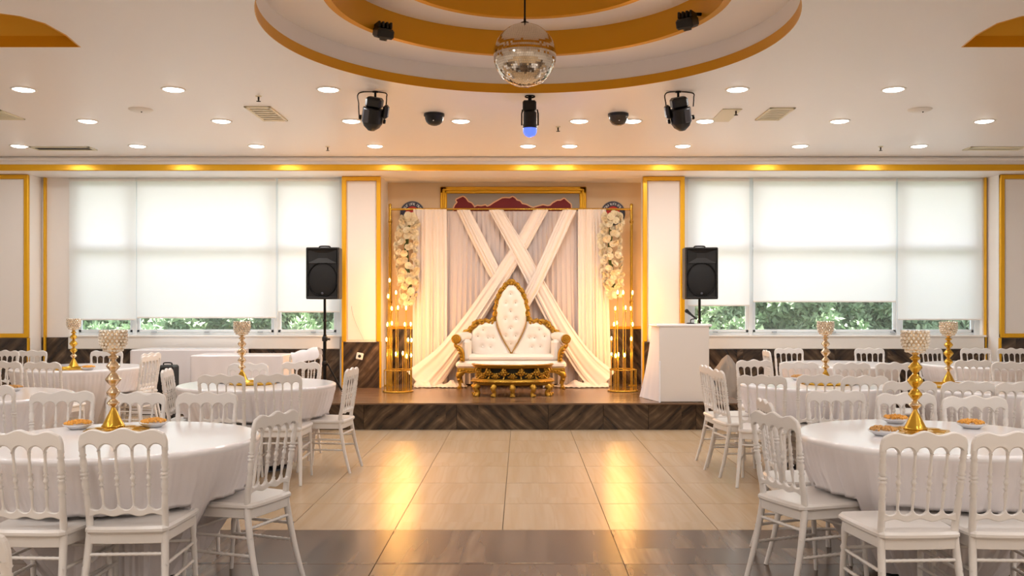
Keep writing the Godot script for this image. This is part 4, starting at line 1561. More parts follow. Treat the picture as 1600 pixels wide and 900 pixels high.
	ap.append(Vector2(-0.74, 0.29))
	st = sb()
	prism(st, ap, 0.03, Transform3D(Basis(), Vector3(0, 0, 0.0)), 0.004)
	prism(st, ap, 0.03, Transform3D(Basis(), Vector3(0, 0, -0.38)), 0.004)
	for i in 30: ball(st, Vector3(lerpf(-0.70, 0.70, i / 29.0), 0.255 + 0.01 * sin(i * 2.0), 0.017), Vector3(0.022, 0.014, 0.010), 7, 4)
	obj("carved_apron", st, M.carved_gold, o)

func build_coffee_table() -> void:
	var d := 11.62
	var o := thing("coffee_table", "ornate gold oval coffee table with white top before the throne", "table", Vector3(at(801, 0, d).x, STAGE, -d))
	var oval := Transform3D(Basis.from_scale(Vector3(1, 1, 0.56)), Vector3.ZERO)
	var st := sb()
	lathe(st, [Vector2(0, 0.412), Vector2(0.485, 0.412), Vector2(0.495, 0.408), Vector2(0.495, 0.39)], 64, oval)
	obj("tabletop", st, M.table_white, o)
	st = sb()
	lathe(st, [Vector2(0.48, 0.355), Vector2(0.495, 0.36), Vector2(0.512, 0.372), Vector2(0.505, 0.384), Vector2(0.522, 0.392), Vector2(0.526, 0.402), Vector2(0.515, 0.410), Vector2(0.495, 0.410)], 64, oval)
	obj("rim", st, M.carved_gold, o)
	st = sb()
	lathe(st, [Vector2(0.40, 0.20), Vector2(0.40, 0.37)], 48, oval)
	obj("inner_drum", st, M.bark, o)
	# carved roses round the frieze
	var rose := sb()
	ball(rose, Vector3(0, 0, 0.012), Vector3(0.014, 0.014, 0.012), 8, 5)
	for k in 6:
		var a := TAU * k / 6
		ball(rose, Vector3(cos(a) * 0.020, sin(a) * 0.020, 0.004), Vector3(0.016, 0.013, 0.010), 7, 4, Basis(Vector3.BACK, a))
	for k in 2: ball(rose, Vector3(0.036 * (k * 2 - 1), -0.012, 0), Vector3(0.020, 0.009, 0.008), 7, 4, Basis(Vector3.BACK, 0.5 * (k * 2 - 1)))
	var rm := mesh_of(rose, M.carved_gold)
	for i in 26:
		var a := TAU * i / 26
		var f := put("rose", rm, o, Vector3(sin(a) * 0.455, 0.285 + 0.022 * (1 if i % 2 else -1), cos(a) * 0.455 * 0.56))
		f.rotation.y = atan2(sin(a) * 0.56, cos(a))
		f.scale = Vector3.ONE * (1.5 if i % 2 else 1.2)
	for i in 13:
		st = sb()
		var a := TAU * (i + 0.5) / 13
		var c := Vector3(sin(a) * 0.46, 0, cos(a) * 0.46 * 0.56)
		tube(st, path([c * 1.02 + Vector3.UP * 0.365, c * 1.08 + Vector3.UP * 0.32, c * 0.95 + Vector3.UP * 0.26, c * 1.04 + Vector3.UP * 0.215], 10), 0.012, 7)
		obj("scroll", st, M.carved_gold, o)
	st = sb()
	lathe(st, [Vector2(0.36, 0.135), Vector2(0.49, 0.14), Vector2(0.515, 0.152), Vector2(0.505, 0.165), Vector2(0.525, 0.178), Vector2(0.53, 0.195), Vector2(0.515, 0.207), Vector2(0.525, 0.216), Vector2(0.50, 0.226), Vector2(0.40, 0.226), Vector2(0, 0.226)], 64, oval)
	for i in 72:
		var a := TAU * i / 72
		ball(st, Vector3(sin(a) * 0.527, 0.188, cos(a) * 0.527 * 0.56), Vector3.ONE * 0.010, 6, 4)
	obj("lower_shelf", st, M.carved_gold, o)
	for i in 8:
		var a: float = [0.0, 0.55, 1.15, 1.85, PI, -1.85, -1.15, -0.5][i]
		var c := Vector3(sin(a), 0, cos(a) * 0.56)
		st = sb()
		tube(st, path([c * 0.46 + Vector3.UP * 0.14, c * 0.51 + Vector3.UP * 0.105, c * 0.47 + Vector3.UP * 0.05, c * 0.50], 12), [0.034, 0.040, 0.042, 0.038, 0.032, 0.027, 0.024, 0.023, 0.024, 0.028, 0.033, 0.034], 10)
		for k in 3: ball(st, c * [0.54, 0.515, 0.53][k] + Vector3.UP * [0.115, 0.07, 0.018][k], Vector3(0.02, 0.02, 0.016), 7, 4)
		obj("leg", st, M.carved_gold, o)

func build_wall_art() -> void:
	var d := 13.34
	var a := at(688, 292, d)
	var b := at(916, 292, d)
	var bot := at(0, 392, d).y
	var o := thing("framed_map", "gold framed silver panel with dark red map shape above the backdrop", "picture", Vector3((a.x + b.x) / 2, (a.y + bot) / 2, -d))
	var hw := (b.x - a.x) / 2
	var hh := (a.y - bot) / 2
	for q in [[0, hh - 0.05, hw * 2, 0.1, 0], [0, -hh + 0.05, hw * 2, 0.1, 0], [-hw + 0.05, 0, 0.1, hh * 2, 1], [hw - 0.05, 0, 0.1, hh * 2, 1]]:
		var st := sb()
		box(st, Vector3(q[0], q[1], 0.01), Vector3(q[2], q[3], 0.04), 0.012)
		var sx: float = q[2] if q[4] == 0 else 0.035
		var sy: float = q[3] if q[4] == 1 else 0.035
		box(st, Vector3(q[0], q[1], 0.035), Vector3(sx - (0.06 if q[4] == 0 else 0.0), sy - (0.06 if q[4] == 1 else 0.0), 0.03), 0.012)
		obj("frame_bar", st, M.gold_trim, o)
	var st := sb()
	box(st, Vector3(0, 0, 0.0), Vector3(hw * 2 - 0.15, hh * 2 - 0.15, 0.02), 0)
	obj("panel", st, M.silver_board, o)
	# outline in zoomed pixels (6.53 to one, from 680, 285)
	var pts := [[190, 270], [205, 235], [230, 205], [215, 180], [255, 160], [285, 148], [310, 165], [335, 200], [370, 215], [390, 240], [400, 258], [430, 242], [470, 246], [512, 236], [530, 250], [560, 240], [600, 212], [640, 190], [685, 165], [720, 162], [760, 165], [790, 150], [815, 165], [830, 185], [865, 195], [885, 222], [930, 232], [975, 255], [1000, 262], [1050, 248], [1100, 235], [1145, 245], [1175, 240], [1200, 215], [1245, 190], [1280, 188], [1315, 168], [1345, 195], [1380, 225], [1385, 265], [1390, 400], [1200, 480], [900, 520], [600, 500], [350, 470], [200, 380]]
	var poly := PackedVector2Array()
	for q in pts:
		var p := at(680 + q[0] / 6.53, 285 + q[1] / 6.53, d) - o.position
		poly.append(Vector2(p.x, p.y))
	st = sb()
	prism(st, Geometry2D.offset_polygon(poly, 0.018, Geometry2D.JOIN_ROUND)[0], 0.008, Transform3D(Basis(), Vector3(0, 0, 0.014)))
	obj("map_border", st, M.napkin, o)
	st = sb()
	prism(st, poly, 0.008, Transform3D(Basis(), Vector3(0, 0, 0.02)))
	obj("map_shape", st, M.red, o)
	for k in 2:
		var c := at(644.4 if k == 0 else 957.8, 333.5, d)
		var e := thing("round_emblem", "round navy and red emblem on the wall behind the %s flower garland" % ("left" if k == 0 else "right"), "emblem", c)
		var r := 0.184
		st = sb()
		lathe(st, [Vector2(r, -0.008), Vector2(r, 0.006), Vector2(r - 0.004, 0.008), Vector2(0, 0.008)], 48, Transform3D(Basis(Vector3.RIGHT, PI / 2), Vector3.ZERO))
		obj("silver_disc", st, M.silver_board, e)
		st = sb()
		lathe(st, [Vector2(r * 0.56, 0.010), Vector2(r * 0.95, 0.010), Vector2(r * 0.95, 0.004)], 48, Transform3D(Basis(Vector3.RIGHT, PI / 2), Vector3.ZERO))
		obj("navy_ring", st, M.navy, e)
		st = sb()
		lathe(st, [Vector2(0, 0.0115), Vector2(r * 0.56, 0.0115), Vector2(r * 0.56, 0.004)], 40, Transform3D(Basis(Vector3.RIGHT, PI / 2), Vector3.ZERO))
		obj("red_disc", st, M.bright_red, e)
		# the ring's lettering is too small to read: strokes of the same size and spacing
		for i in 17:
			if i in [5, 11]: continue
			var an := PI / 2 + (8 - i) * 0.135
			var g := Basis(Vector3.BACK, an - PI / 2)
			var q := Vector3(cos(an), sin(an), 0) * r * 0.755 + Vector3(0, 0, 0.011)
			st = sb()
			var ht := 0.036
			box(st, q + g * Vector3(-0.006, 0, 0), Vector3(0.004, ht, 0.003), 0, g)
			match (i * 3 + k) % 4:
				0: box(st, q + g * Vector3(0.002, ht / 2 - 0.002, 0), Vector3(0.014, 0.004, 0.003), 0, g)
				1:
					box(st, q + g * Vector3(0.006, 0, 0), Vector3(0.004, ht, 0.003), 0, g)
					box(st, q, Vector3(0.012, 0.004, 0.003), 0, g)
				2: box(st, q + g * Vector3(0.002, -ht / 2 + 0.002, 0), Vector3(0.014, 0.004, 0.003), 0, g)
				3:
					box(st, q + g * Vector3(0.006, 0, 0), Vector3(0.004, ht, 0.003), 0, g)
					box(st, q, Vector3(0.004, ht, 0.003), 0, g * Basis(Vector3.BACK, 0.35))
			obj("letter", st, M.print_white, e)

# ---------------------------------------------------------------- sound and furniture round the stage
func speaker(px: float, py: float, d: float, label: String, stand_label: String) -> void:
	var b := at(px, py, d)
	var o := thing("loudspeaker", label, "speaker", b, 0.0, "black loudspeakers on stands")
	var w := 0.215
	var h := 0.676
	var st := sb()
	var plan := PackedVector2Array([Vector2(-w, 0), Vector2(w, 0), Vector2(w, -0.2), Vector2(w * 0.62, -0.36), Vector2(-w * 0.62, -0.36), Vector2(-w, -0.2)])
	prism(st, plan, h, Transform3D(Basis(Vector3.RIGHT, Vector3.BACK, Vector3.DOWN), Vector3(0, h / 2, 0.13)), 0.012)
	obj("cabinet", st, M.black_plastic, o)
	st = sb()
	for q in [[0, h - 0.016, w * 2 - 0.01, 0.03], [0, 0.016, w * 2 - 0.01, 0.03], [-w + 0.014, h / 2, 0.022, h - 0.01], [w - 0.014, h / 2, 0.022, h - 0.01]]:
		box(st, Vector3(q[0], q[1], 0.145), Vector3(q[2], q[3], 0.035), 0.010)
	obj("front_frame", st, M.black_plastic, o)
	st = sb()
	# flared horn: four slopes down to a small throat
	var hx := w - 0.03
	var y1 := h - 0.035
	var y0 := 0.47
	var t0 := Vector3(-0.05, 0.54, 0.128); var t1 := Vector3(0.05, 0.54, 0.128); var t2 := Vector3(0.05, 0.60, 0.128); var t3 := Vector3(-0.05, 0.60, 0.128)
	var c0 := Vector3(-hx, y0, 0.158); var c1 := Vector3(hx, y0, 0.158); var c2 := Vector3(hx, y1, 0.158); var c3 := Vector3(-hx, y1, 0.158)
	for q in [[c0, c1, t1, t0], [c1, c2, t2, t1], [c2, c3, t3, t2], [c3, c0, t0, t3], [t0, t1, t2, t3]]:
		var n: Vector3 = (q[1] - q[0]).cross(q[2] - q[0]).normalized()
		quad(st, q[0], q[1], q[2], q[3], n if n.z > 0 else -n)
	obj("horn", st, M.black_plastic, o)
	st = sb()
	lathe(st, [Vector2(0, 0.022), Vector2(0.10, 0.020), Vector2(0.17, 0.010), Vector2(0.188, 0.0)], 48, Transform3D(Basis(Vector3.RIGHT, PI / 2) * Basis.from_scale(Vector3(1.0, 1, 1.16)), Vector3(0, 0.255, 0.135)))
	obj("woofer_grille", st, M.black_grille, o)
	st = sb()
	var ring: Array = []
	for i in 48: ring.append(Vector3(cos(TAU * i / 48) * 0.192, 0.255 + sin(TAU * i / 48) * 0.222, 0.142))
	tube(st, ring, 0.009, 6, true)
	obj("woofer_rim", st, M.black_metal, o)
	st = sb()
	lathe(st, [Vector2(0, 0.006), Vector2(0.014, 0.005), Vector2(0.016, 0)], 14, Transform3D(Basis(Vector3.RIGHT, PI / 2), Vector3(0, 0.075, 0.152)))
	obj("badge", st, M.grey_metal, o)
	st = sb()
	tube(st, path([Vector3(-0.07, h - 0.005, 0), Vector3(-0.06, h + 0.02, 0), Vector3(0.06, h + 0.02, 0), Vector3(0.07, h - 0.005, 0)], 14), 0.010, 8)
	obj("handle", st, M.black_plastic, o)
	# tripod stand
	var s := thing("speaker_stand", stand_label, "speaker stand", Vector3(b.x, 0, b.z), 0.0, "black tripod speaker stands")
	st = sb()
	tube(st, [Vector3(0, 0.95, 0), Vector3(0, b.y + 0.005, 0)], 0.0175, 12)
	obj("pole", st, M.black_metal, s)
	st = sb()
	tube(st, [Vector3(0, 0.14, 0), Vector3(0, 1.08, 0)], 0.023, 12)
	obj("lower_pole", st, M.black_metal, s)
	st = sb()
	lathe(st, [Vector2(0.023, 0.99), Vector2(0.036, 0.995), Vector2(0.038, 1.04), Vector2(0.026, 1.06)], 14)
	lathe(st, [Vector2(0.019, 1.25), Vector2(0.026, 1.255), Vector2(0.026, 1.275), Vector2(0.019, 1.28)], 12)
	obj("collar", st, M.black_plastic, s)
	st = sb()
	tube(st, [Vector3(0, 1.02, 0), Vector3(0.07, 1.02, 0.02)], [0.008, 0.016], 8)
	obj("knob", st, M.black_plastic, s)
	st = sb()
	lathe(st, [Vector2(0.023, 0.68), Vector2(0.04, 0.685), Vector2(0.04, 0.73), Vector2(0.023, 0.735)], 14)
	obj("hub", st, M.black_plastic, s)
	for k in 3:
		var a := TAU * k / 3 + 0.35
		var f := Vector3(cos(a), 0, sin(a))
		st = sb()
		tube(st, [Vector3(0, 0.70, 0) + f * 0.04, f * 0.47 + Vector3.UP * 0.012], 0.012, 8)
		var leg := obj("leg", st, M.black_metal, s)
		st = sb()
		tube(st, [Vector3(0, 0.2, 0) + f * 0.02, f * 0.29 + Vector3.UP * 0.30], 0.008, 6)
		obj("brace", st, M.black_metal, leg)
		st = sb()
		ball(st, f * 0.47 + Vector3.UP * 0.014, Vector3.ONE * 0.016, 8, 6)
		obj("rubber_foot", st, M.black_plastic, leg)

func build_lectern() -> void:
	var d := 10.76
	var xa := at(1030, 0, d).x
	var xb := at(1108, 0, d).x
	var top := at(0, 507, d).y - STAGE
	var c := (xa + xb) / 2
	var o := thing("lectern", "white cloth covered lectern at the right front edge of the stage", "lectern", Vector3(c, STAGE, -d - 0.3))
	var w := (xb - xa) / 2
	var st := sb()
	box(st, Vector3(0, top - 0.012, 0), Vector3(w * 2 + 0.07, 0.03, 0.62), 0.008)
	obj("tabletop", st, M.table_white, o)
	st = sb()
	# front board
	box(st, Vector3(0, top / 2 - 0.008, 0.292), Vector3(w * 2, top - 0.03, 0.02), 0.004)
	obj("front_panel", st, M.lectern_cloth, o)
	st = sb()
	box(st, Vector3(-w + 0.006, 0.24, 0.300), Vector3(0.022, 0.5, 0.024), 0.005)
	obj("corner_strip", st, M.table_white, o)
	# side cloths flare outwards to the stage
	for s in [-1.0, 1.0]:
		var P: Array = []
		for i in 13:
			var t := i / 12.0
			var row: Array = []
			for j in 25:
				var q := j / 24.0
				var fl := (0.035 + (0.12 if s < 0 else 0.03) * t) * q + 0.010 * sin(q * 19) * t * q
				row.append(Vector3(s * (w - 0.004 + fl * (0.3 + 0.7 * t)), lerpf(top - 0.02, 0.004, t), lerpf(0.283, -0.29 - 0.05 * t, q)))
			P.append(row)
		st = sb()
		sheet(st, P)
		obj("side_cloth", st, M.cloth_white, o)
	st = sb()
	box(st, Vector3(0, top / 2, -0.27), Vector3(w * 2 - 0.03, top - 0.05, 0.02), 0.004)
	obj("back_panel", st, M.table_white, o)
	# microphone on a short gooseneck
	var mp := at(1079, 505, d + 0.25)
	mp.y = STAGE + top + 0.003
	var m := thing("microphone", "black microphone on a gooseneck standing on the white lectern", "microphone", mp)
	st = sb()
	lathe(st, [Vector2(0, 0.016), Vector2(0.04, 0.014), Vector2(0.052, 0.004), Vector2(0.052, 0)], 20)
	obj("base", st, M.black_plastic, m)
	var e := Vector3(-0.04, 0.145, 0.03)
	st = sb()
	tube(st, path([Vector3(0.0, 0.012, 0), Vector3(0.005, 0.05, 0), Vector3(0.05, 0.062, 0.01), Vector3(0.055, 0.07, 0.012)], 14), 0.006, 8)
	obj("gooseneck", st, M.black_metal, m)
	st = sb()
	turned(st, Vector3(0.075, 0.055, 0.012), e + Vector3(0.0, -0.0, 0), [Vector2(0.0, 0), Vector2(0.011, 0.01), Vector2(0.013, 0.6), Vector2(0.018, 0.85), Vector2(0.020, 1.0)], 12)
	obj("handle", st, M.black_plastic, m)
	st = sb()
	ball(st, e + Vector3(-0.012, 0.010, 0), Vector3(0.025, 0.025, 0.025), 12, 8)
	obj("grille", st, M.black_grille, m)

func build_side_things() -> void:
	var d := 12.66
	var p := at(562, 556.5, d)
	var o := thing("wall_socket", "white square wall socket on the marble base of the pier left of stage", "socket", p)
	o.rotation.z = -0.2
	var st := sb()
	box(st, Vector3(0, 0, 0.0), Vector3(0.095, 0.095, 0.024), 0.008)
	obj("plate", st, M.white_trim, o)
	st = sb()
	lathe(st, [Vector2(0, 0.003), Vector2(0.02, 0.003), Vector2(0.022, 0.0)], 18, Transform3D(Basis(Vector3.RIGHT, PI / 2), Vector3(0, 0, 0.012)))
	obj("socket_hole", st, M.black_plastic, o)
	var w := thing("loose_wire", "thin loose wire hanging on the white pier left of the stage", "wire", at(557, 500, 12.65))
	st = sb()
	var wl: Array = []
	for q in [[549, 478], [551, 490], [556, 505], [563, 520], [568, 531]]: wl.append(at(q[0], q[1], 12.655) - w.position)
	tube(st, path(wl, 16), 0.003, 5)
	obj("wire", st, M.bar_grey, w)
	# grey cloth bundle
	var gp := spot(1131, 648, 0)
	var g := thing("cloth_bundle", "rumpled grey cloth bundle against the brown marble, right of the lectern", "cloth", gp)
	var ns := noise(77, 2.2, 3)
	var P: Array = []
	for i in 15:
		var t := i / 14.0
		var row: Array = []
		for j in 41:
			var a := TAU * (j % 40) / 40
			var r := lerpf(0.235, 0.17, t) * (1 - pow(t, 5)) + 0.01
			r *= 1 + 0.30 * ns.get_noise_3d(cos(a), sin(a), t * 1.4) + 0.10 * sin(a * 5 + t * 4)
			row.append(Vector3(cos(a) * r + 0.05 * t, t * 0.80 + 0.003, sin(a) * r * 0.7))
		P.append(row)
	st = sb()
	sheet(st, P, true)
	obj("cloth", st, M.grey_cloth, g)
	# a dark upright case by the far left table
	var eq := thing("equipment_case", "black upright case standing before the long white table by the left window", "case", Vector3(at(262, 0, 11.2).x, 0, -11.2))
	st = sb()
	box(st, Vector3(0, 0.37, 0), Vector3(0.21, 0.72, 0.22), 0.02)
	obj("body", st, M.black_plastic, eq)
	st = sb()
	for sx in [-0.08, 0.08]:
		for sz in [-0.08, 0.08]: box(st, Vector3(sx, 0.006, sz), Vector3(0.03, 0.014, 0.03), 0.003)
	obj("feet", st, M.black_plastic, eq)
	st = sb()
	tube(st, path([Vector3(-0.05, 0.728, 0), Vector3(-0.045, 0.755, 0), Vector3(0.045, 0.755, 0), Vector3(0.05, 0.728, 0)], 12), 0.008, 7)
	obj("handle", st, M.black_metal, eq)
	# cloth folded over a chair back
	var cp := spot(478, 552, 0.905)
	var c := thing("folded_cloth", "white folded cloth laid over the chair by the speaker stand", "cloth", cp)
	P = []
	for i in 15:
		var t := i / 14.0
		var row: Array = []
		for j in 13:
			var s := j / 12.0 - 0.5
			var a := (t - 0.5) * PI
			row.append(Vector3(s * 0.31 + 0.02 * sin(t * 9), cos(a) * 0.04 - 0.09 * pow(absf(sin(a)), 3) + 0.07 * s + 0.008 * sin(s * 14 + t * 7), sin(a) * 0.10))
		P.append(row)
	st = sb()
	sheet(st, P)
	obj("cloth", st, M.cloth_white, c)

# ---------------------------------------------------------------- the scene
const LAMP := 0.43
const CANDLE := 0.030

func _ready() -> void:
	var cam := Camera3D.new()
	cam.name = "camera"
	cam.projection = Camera3D.PROJECTION_FRUSTUM
	cam.near = 0.05
	cam.far = 100
	cam.size = cam.near * 900.0 / F
	cam.frustum_offset = Vector2((800 - CX) / F, (CY - 450) / F) * cam.near
	cam.position = Vector3(0, EYE, 0)
	add_child(cam)
	cam.current = true
	var env := Environment.new()
	var sky := Sky.new()
	var sm := ProceduralSkyMaterial.new()
	sm.sky_top_color = Color(0.90, 0.95, 1.0)
	sm.sky_horizon_color = Color(1.0, 1.0, 1.0)
	sm.ground_horizon_color = Color(0.75, 0.75, 0.72)
	sm.ground_bottom_color = Color(0.6, 0.6, 0.56)
	sm.sky_curve = 0.2
	sky.sky_material = sm
	env.background_mode = Environment.BG_SKY
	env.sky = sky
	env.background_energy_multiplier = 1.85
	env.tonemap_mode = Environment.TONE_MAPPER_LINEAR
	env.tonemap_exposure = 2.28
	env.sdfgi_enabled = true
	env.ssao_enabled = true
	env.ssil_enabled = true
	var we := WorldEnvironment.new()
	we.name = "world"
	we.environment = env
	add_child(we)
	var sun := DirectionalLight3D.new()
	sun.name = "sun"
	sun.light_color = Color(1.0, 0.97, 0.9)
	sun.light_energy = 3.0
	sun.light_angular_distance = 2.0
	sun.sky_mode = DirectionalLight3D.SKY_MODE_LIGHT_ONLY
	sun.shadow_enabled = true
	sun.rotation_degrees = Vector3(-76, 12, 0)
	add_child(sun)
	rng.seed = 11
	make_materials()
	build_ceiling()
	build_floor()
	build_walls()
	build_window(0)
	build_window(1)
	build_stage()
	build_outside()
	pilaster(-2.50, -1.955, 12.69, STAGE, 0.96, [false, false], "white gold framed pier left of the stage recess")
	pilaster(1.70, 2.285, 12.69, STAGE, 0.96, [false, false], "white gold framed pier right of the stage recess")
	pilaster(-7.9, -6.77, 12.5, 0.0, 1.02, [false, true], "white gold framed pier at the left end of the window wall")
	pilaster(6.585, 7.9, 12.5, 0.0, 1.02, [false, true], "white gold framed pier at the right end of the window wall")
	roller_blind(108, 212.5, 500, "narrow white roller blind at the left end of the left window")
	roller_blind(214, 431, 497, "wide white roller blind in the middle of the left window")
	roller_blind(434.5, 531, 488, "white roller blind behind the left loudspeaker")
	roller_blind(1075, 1171, 478, "white roller blind behind the right loudspeaker")
	roller_blind(1177, 1400, 472, "wide white roller blind in the middle of the right window")
	roller_blind(1403, 1534, 500, "white roller blind at the right end of the right window")
	build_backdrop()
	build_throne()
	build_coffee_table()
	for k in 3: flowers.append(make_flower(50 + k))
	garland([[640, 337, 28], [637, 355, 36], [634, 385, 40], [636, 420, 40], [640, 445, 36], [637, 478, 26]], "hanging garland of creamy white flowers at the left of the backdrop")
	garland([[957, 334, 30], [956, 352, 38], [953, 380, 40], [955, 415, 38], [958, 440, 34], [961, 464, 26]], "hanging garland of creamy white flowers at the right of the backdrop")
	candle_stand(622, 612, [[88, 80], [122, 165], [78, 192], [92, 278], [150, 272], [197, 275], [75, 390], [95, 383], [198, 388], [232, 388], [66, 495], [210, 500], [238, 500], [66, 605], [137, 595], [172, 595], [210, 610], [236, 607]], Vector2(590, 420), "gold candle stand with many lit bulbs left of the throne")
	candle_stand(973, 611, [[110, 165], [158, 165], [214, 167], [102, 278], [163, 272], [208, 278], [83, 388], [115, 380], [212, 388], [72, 490], [205, 490], [73, 600], [95, 608], [122, 603], [155, 603]], Vector2(940, 420), "gold candle stand with many lit bulbs right of the throne")
	build_wall_art()
	speaker(507.5, 467.5, 12.0, "black loudspeaker on a stand before the left window", "black tripod stand under the loudspeaker before the left window")
	speaker(1093, 467.5, 12.0, "black loudspeaker on a stand behind the white lectern", "black stand under the loudspeaker behind the white lectern")
	build_lectern()
	build_side_things()

	# chairs: where the top of the back is seen, the way they face, what singles them out
	var g := "chairs at the front left table"
	var S := func(px: float, py: float) -> Vector3: return spot(px, py, 0.9)
	chair(S.call(30, 675), 3, "white turned-spindle chair on the near side of the front left table, nearest the left edge", g)
	chair(S.call(191.5, 672), -3, "white turned-spindle chair seen from behind, directly before the front left candle holder", g)
	chair(Vector3(-1.262, 0, -4.70), -70, "white chair seen side on at the right of the front left table", g)
	chair(S.call(324, 614), 178, "white chair facing the camera across the front left table, right of the candle holder", g)
	chair(S.call(214, 614), 184, "white chair facing the camera directly behind the front left candle holder", g)
	chair(Vector3(-1.45, 0, -2.24), 4, "white chair cut off at the lower left corner of the view", "")
	g = "chairs at the second left table"
	chair(S.call(345.5, 586), 2, "white chair seen from behind, left one of the pair before the second left table", g)
	chair(S.call(434, 585), -3, "white chair seen from behind, right one of the pair before the second left table", g)
	chair(Vector3(-1.50, 0, -8.08), -84, "white chair seen side on beside the dance floor, before the stage's left corner", g)
	chair(S.call(470, 566), 182, "white chair on the far side of the second left table, nearest the speaker stand", g)
	chair(S.call(388, 568), 178, "white chair on the far side of the second left table, before the long white table", g)
	chair(Vector3(-3.10, 0, -7.95), 82, "white chair seen edge on at the left end of the second left table", g)
	g = "chairs at the left edge tables"
	chair(S.call(98, 612), 166, "white chair standing askew left of the front left candle holder", g)
	chair(S.call(-20, 602), 2, "white chair before the table cut off by the left edge", g)
	chair(S.call(8, 548), 186, "white chair at the window side of the far left table, at the left edge", g)
	chair(S.call(50, 548), 180, "white chair at the window side of the far left table, under the gold framed pier", g)
	chair(S.call(167, 548), 172, "white chair at the window side of the far left table, right of its candle holder", g)
	chair(S.call(66, 566), 4, "white chair before the far left table, left of its candle holder", g)
	chair(S.call(4, 565), 2, "white chair before the far left table, at the left edge of the view", g)
	chair(Vector3(-4.16, 0, -10.2), -84, "white chair at the right of the far left table, before the long white table", g)
	chair(Vector3(-4.36, 0, -10.72), -78, "white chair behind another at the right of the far left table", g)
	chair(S.call(478, 552), 180, "white chair with a folded cloth over its back, by the left speaker stand", "")
	g = "chairs at the front right table"
	chair(S.call(1445, 677), -3, "white turned-spindle chair seen from behind, directly before the front right gold candle holder", g)
	chair(S.call(1590, 677), 2, "white turned-spindle chair seen from behind, cut off by the right edge", g)
	chair(Vector3(1.295, 0, -4.66), 68, "white chair seen side on at the left of the front right table", g)
	chair(Vector3(1.42, 0, -5.30), 92, "white chair half hidden behind another at the left of the front right table", g)
	chair(S.call(1305, 611), 180, "white chair facing the camera across the front right table, left of the candle holder", g)
	chair(S.call(1415, 615), 178, "white chair facing the camera right behind the front right gold candle holder", g)
	chair(S.call(1522, 620), 184, "white chair facing the camera across the front right table, right of the candle holder", g)
	chair(S.call(1648, 622), 192, "white chair at the right edge facing across the front right table", g)
	g = "chairs at the second right table"
	chair(Vector3(1.70, 0, -8.38), 86, "white chair seen side on, farthest of the two before the lectern", g)
	chair(Vector3(1.69, 0, -7.88), 82, "white chair seen side on at the dance floor's right side, nearer of two", g)
	chair(S.call(1190, 587), 20, "white chair seen from behind at the left corner of the second right table", g)
	chair(S.call(1283, 586), 2, "white chair seen from behind, directly before the second right candle holder", g)
	chair(S.call(1352, 588), -4, "white chair seen from behind, right of the second right candle holder", g)
	chair(S.call(1178, 563), 172, "white chair facing the camera at the far left of the second right table", g)
	chair(S.call(1248, 566), 182, "white chair facing the camera right behind the second right table", g)
	g = "chairs at the right edge table"
	chair(S.call(1422, 596), 4, "white chair seen from behind, just left of the front right candle holder's stem", g)
	chair(S.call(1513, 597), 2, "white chair seen from behind, before the large gold tray", g)
	chair(S.call(1596, 598), -4, "white chair seen from behind at the right edge, right of the gold tray", g)
	chair(S.call(1330, 567), 172, "white chair facing the camera, left one of the row behind the gold tray's table", g)
	chair(S.call(1398, 567), 180, "white chair facing the camera, behind the gold tray's table, left of the candle holder", g)
	chair(S.call(1520, 563), 180, "white chair facing the camera, behind the gold tray's table, right of the candle holder", g)
	chair(S.call(1580, 566), 184, "white chair facing the camera at the right edge behind the gold tray's table", g)
	g = "chairs along the right window"
	chair(Vector3(3.05, 0, -11.3), 92, "cream chair seen side on by the marble wall, left of the far right table", g)
	chair(Vector3(3.52, 0, -11.95), 178, "white chair under the right window, at the left behind the far right table", g)
	chair(Vector3(4.58, 0, -11.95), 184, "white chair under the right window, just right of the window's right mullion", g)
	chair(Vector3(5.35, 0, -11.9), 165, "white chair under the right window, behind the tallest gold candle holder", g)
	chair(Vector3(5.98, 0, -11.95), 190, "white chair under the right window's end, left of the gold corner strip", g)
	chair(Vector3(6.42, 0, -11.9), 180, "white chair below the right gold framed pier", g)
	# tables
	round_table(-2.10, 4.79, "front left round table with a gathered white skirt", 1)
	round_table(-2.36, 8.15, "second left round table, white skirted, before the left speaker stand", 2, 0.69)
	round_table(-4.26, 7.1, "round white skirted table cut off by the left edge of the view", 3)
	round_table(-5.07, 10.4, "far left round white skirted table with its own candle holder", 4)
	round_table(2.21, 4.89, "front right round table with a gathered white skirt", 5)
	round_table(2.66, 8.17, "second right round table, white skirted, behind the lectern side chairs", 6, 0.69)
	round_table(4.10, 7.75, "round white skirted table carrying the large gold tray", 7)
	round_table(3.85, 11.0, "far right round white skirted table under the right window", 8)
	round_table(5.55, 10.9, "round white skirted table at the far right end, before the gold framed pier", 9)
	long_table(Vector2(-5.2, 12.1), Vector2(-3.8, 12.68), 0.875, "long white clothed table against the wall under the left window")
	long_table(Vector2(-4.13, 11.35), Vector2(-2.98, 11.9), 0.84, "nearer white clothed table left of the speaker stand")
	# on the tables
	candle_holder(177, 667, false, "champagne crystal candle holder with gold foot on the front left table")
	candle_holder(1430, 671, true, "gold candle holder with crystal goblet on the front right table")
	candle_holder(378, 597, false, "crystal candle holder on the second left table")
	candle_holder(1290, 597, false, "gold and crystal candle holder on the second right table")
	candle_holder(1482, 600, true, "gold candle holder standing on the large gold tray's table")
	candle_holder(115, 575, true, "gold candle holder on the far left table")
	gold_mat(184, 671, 0.17, "round gold openwork mat under the front left candle holder")
	gold_mat(1432, 673, 0.175, "round gold openwork mat under the front right candle holder")
	gold_mat(1483, 604, 0.24, "large round gold tray on the right edge table", true)
	gold_mat(395, 600, 0.20, "gold tray on the second left table", true)
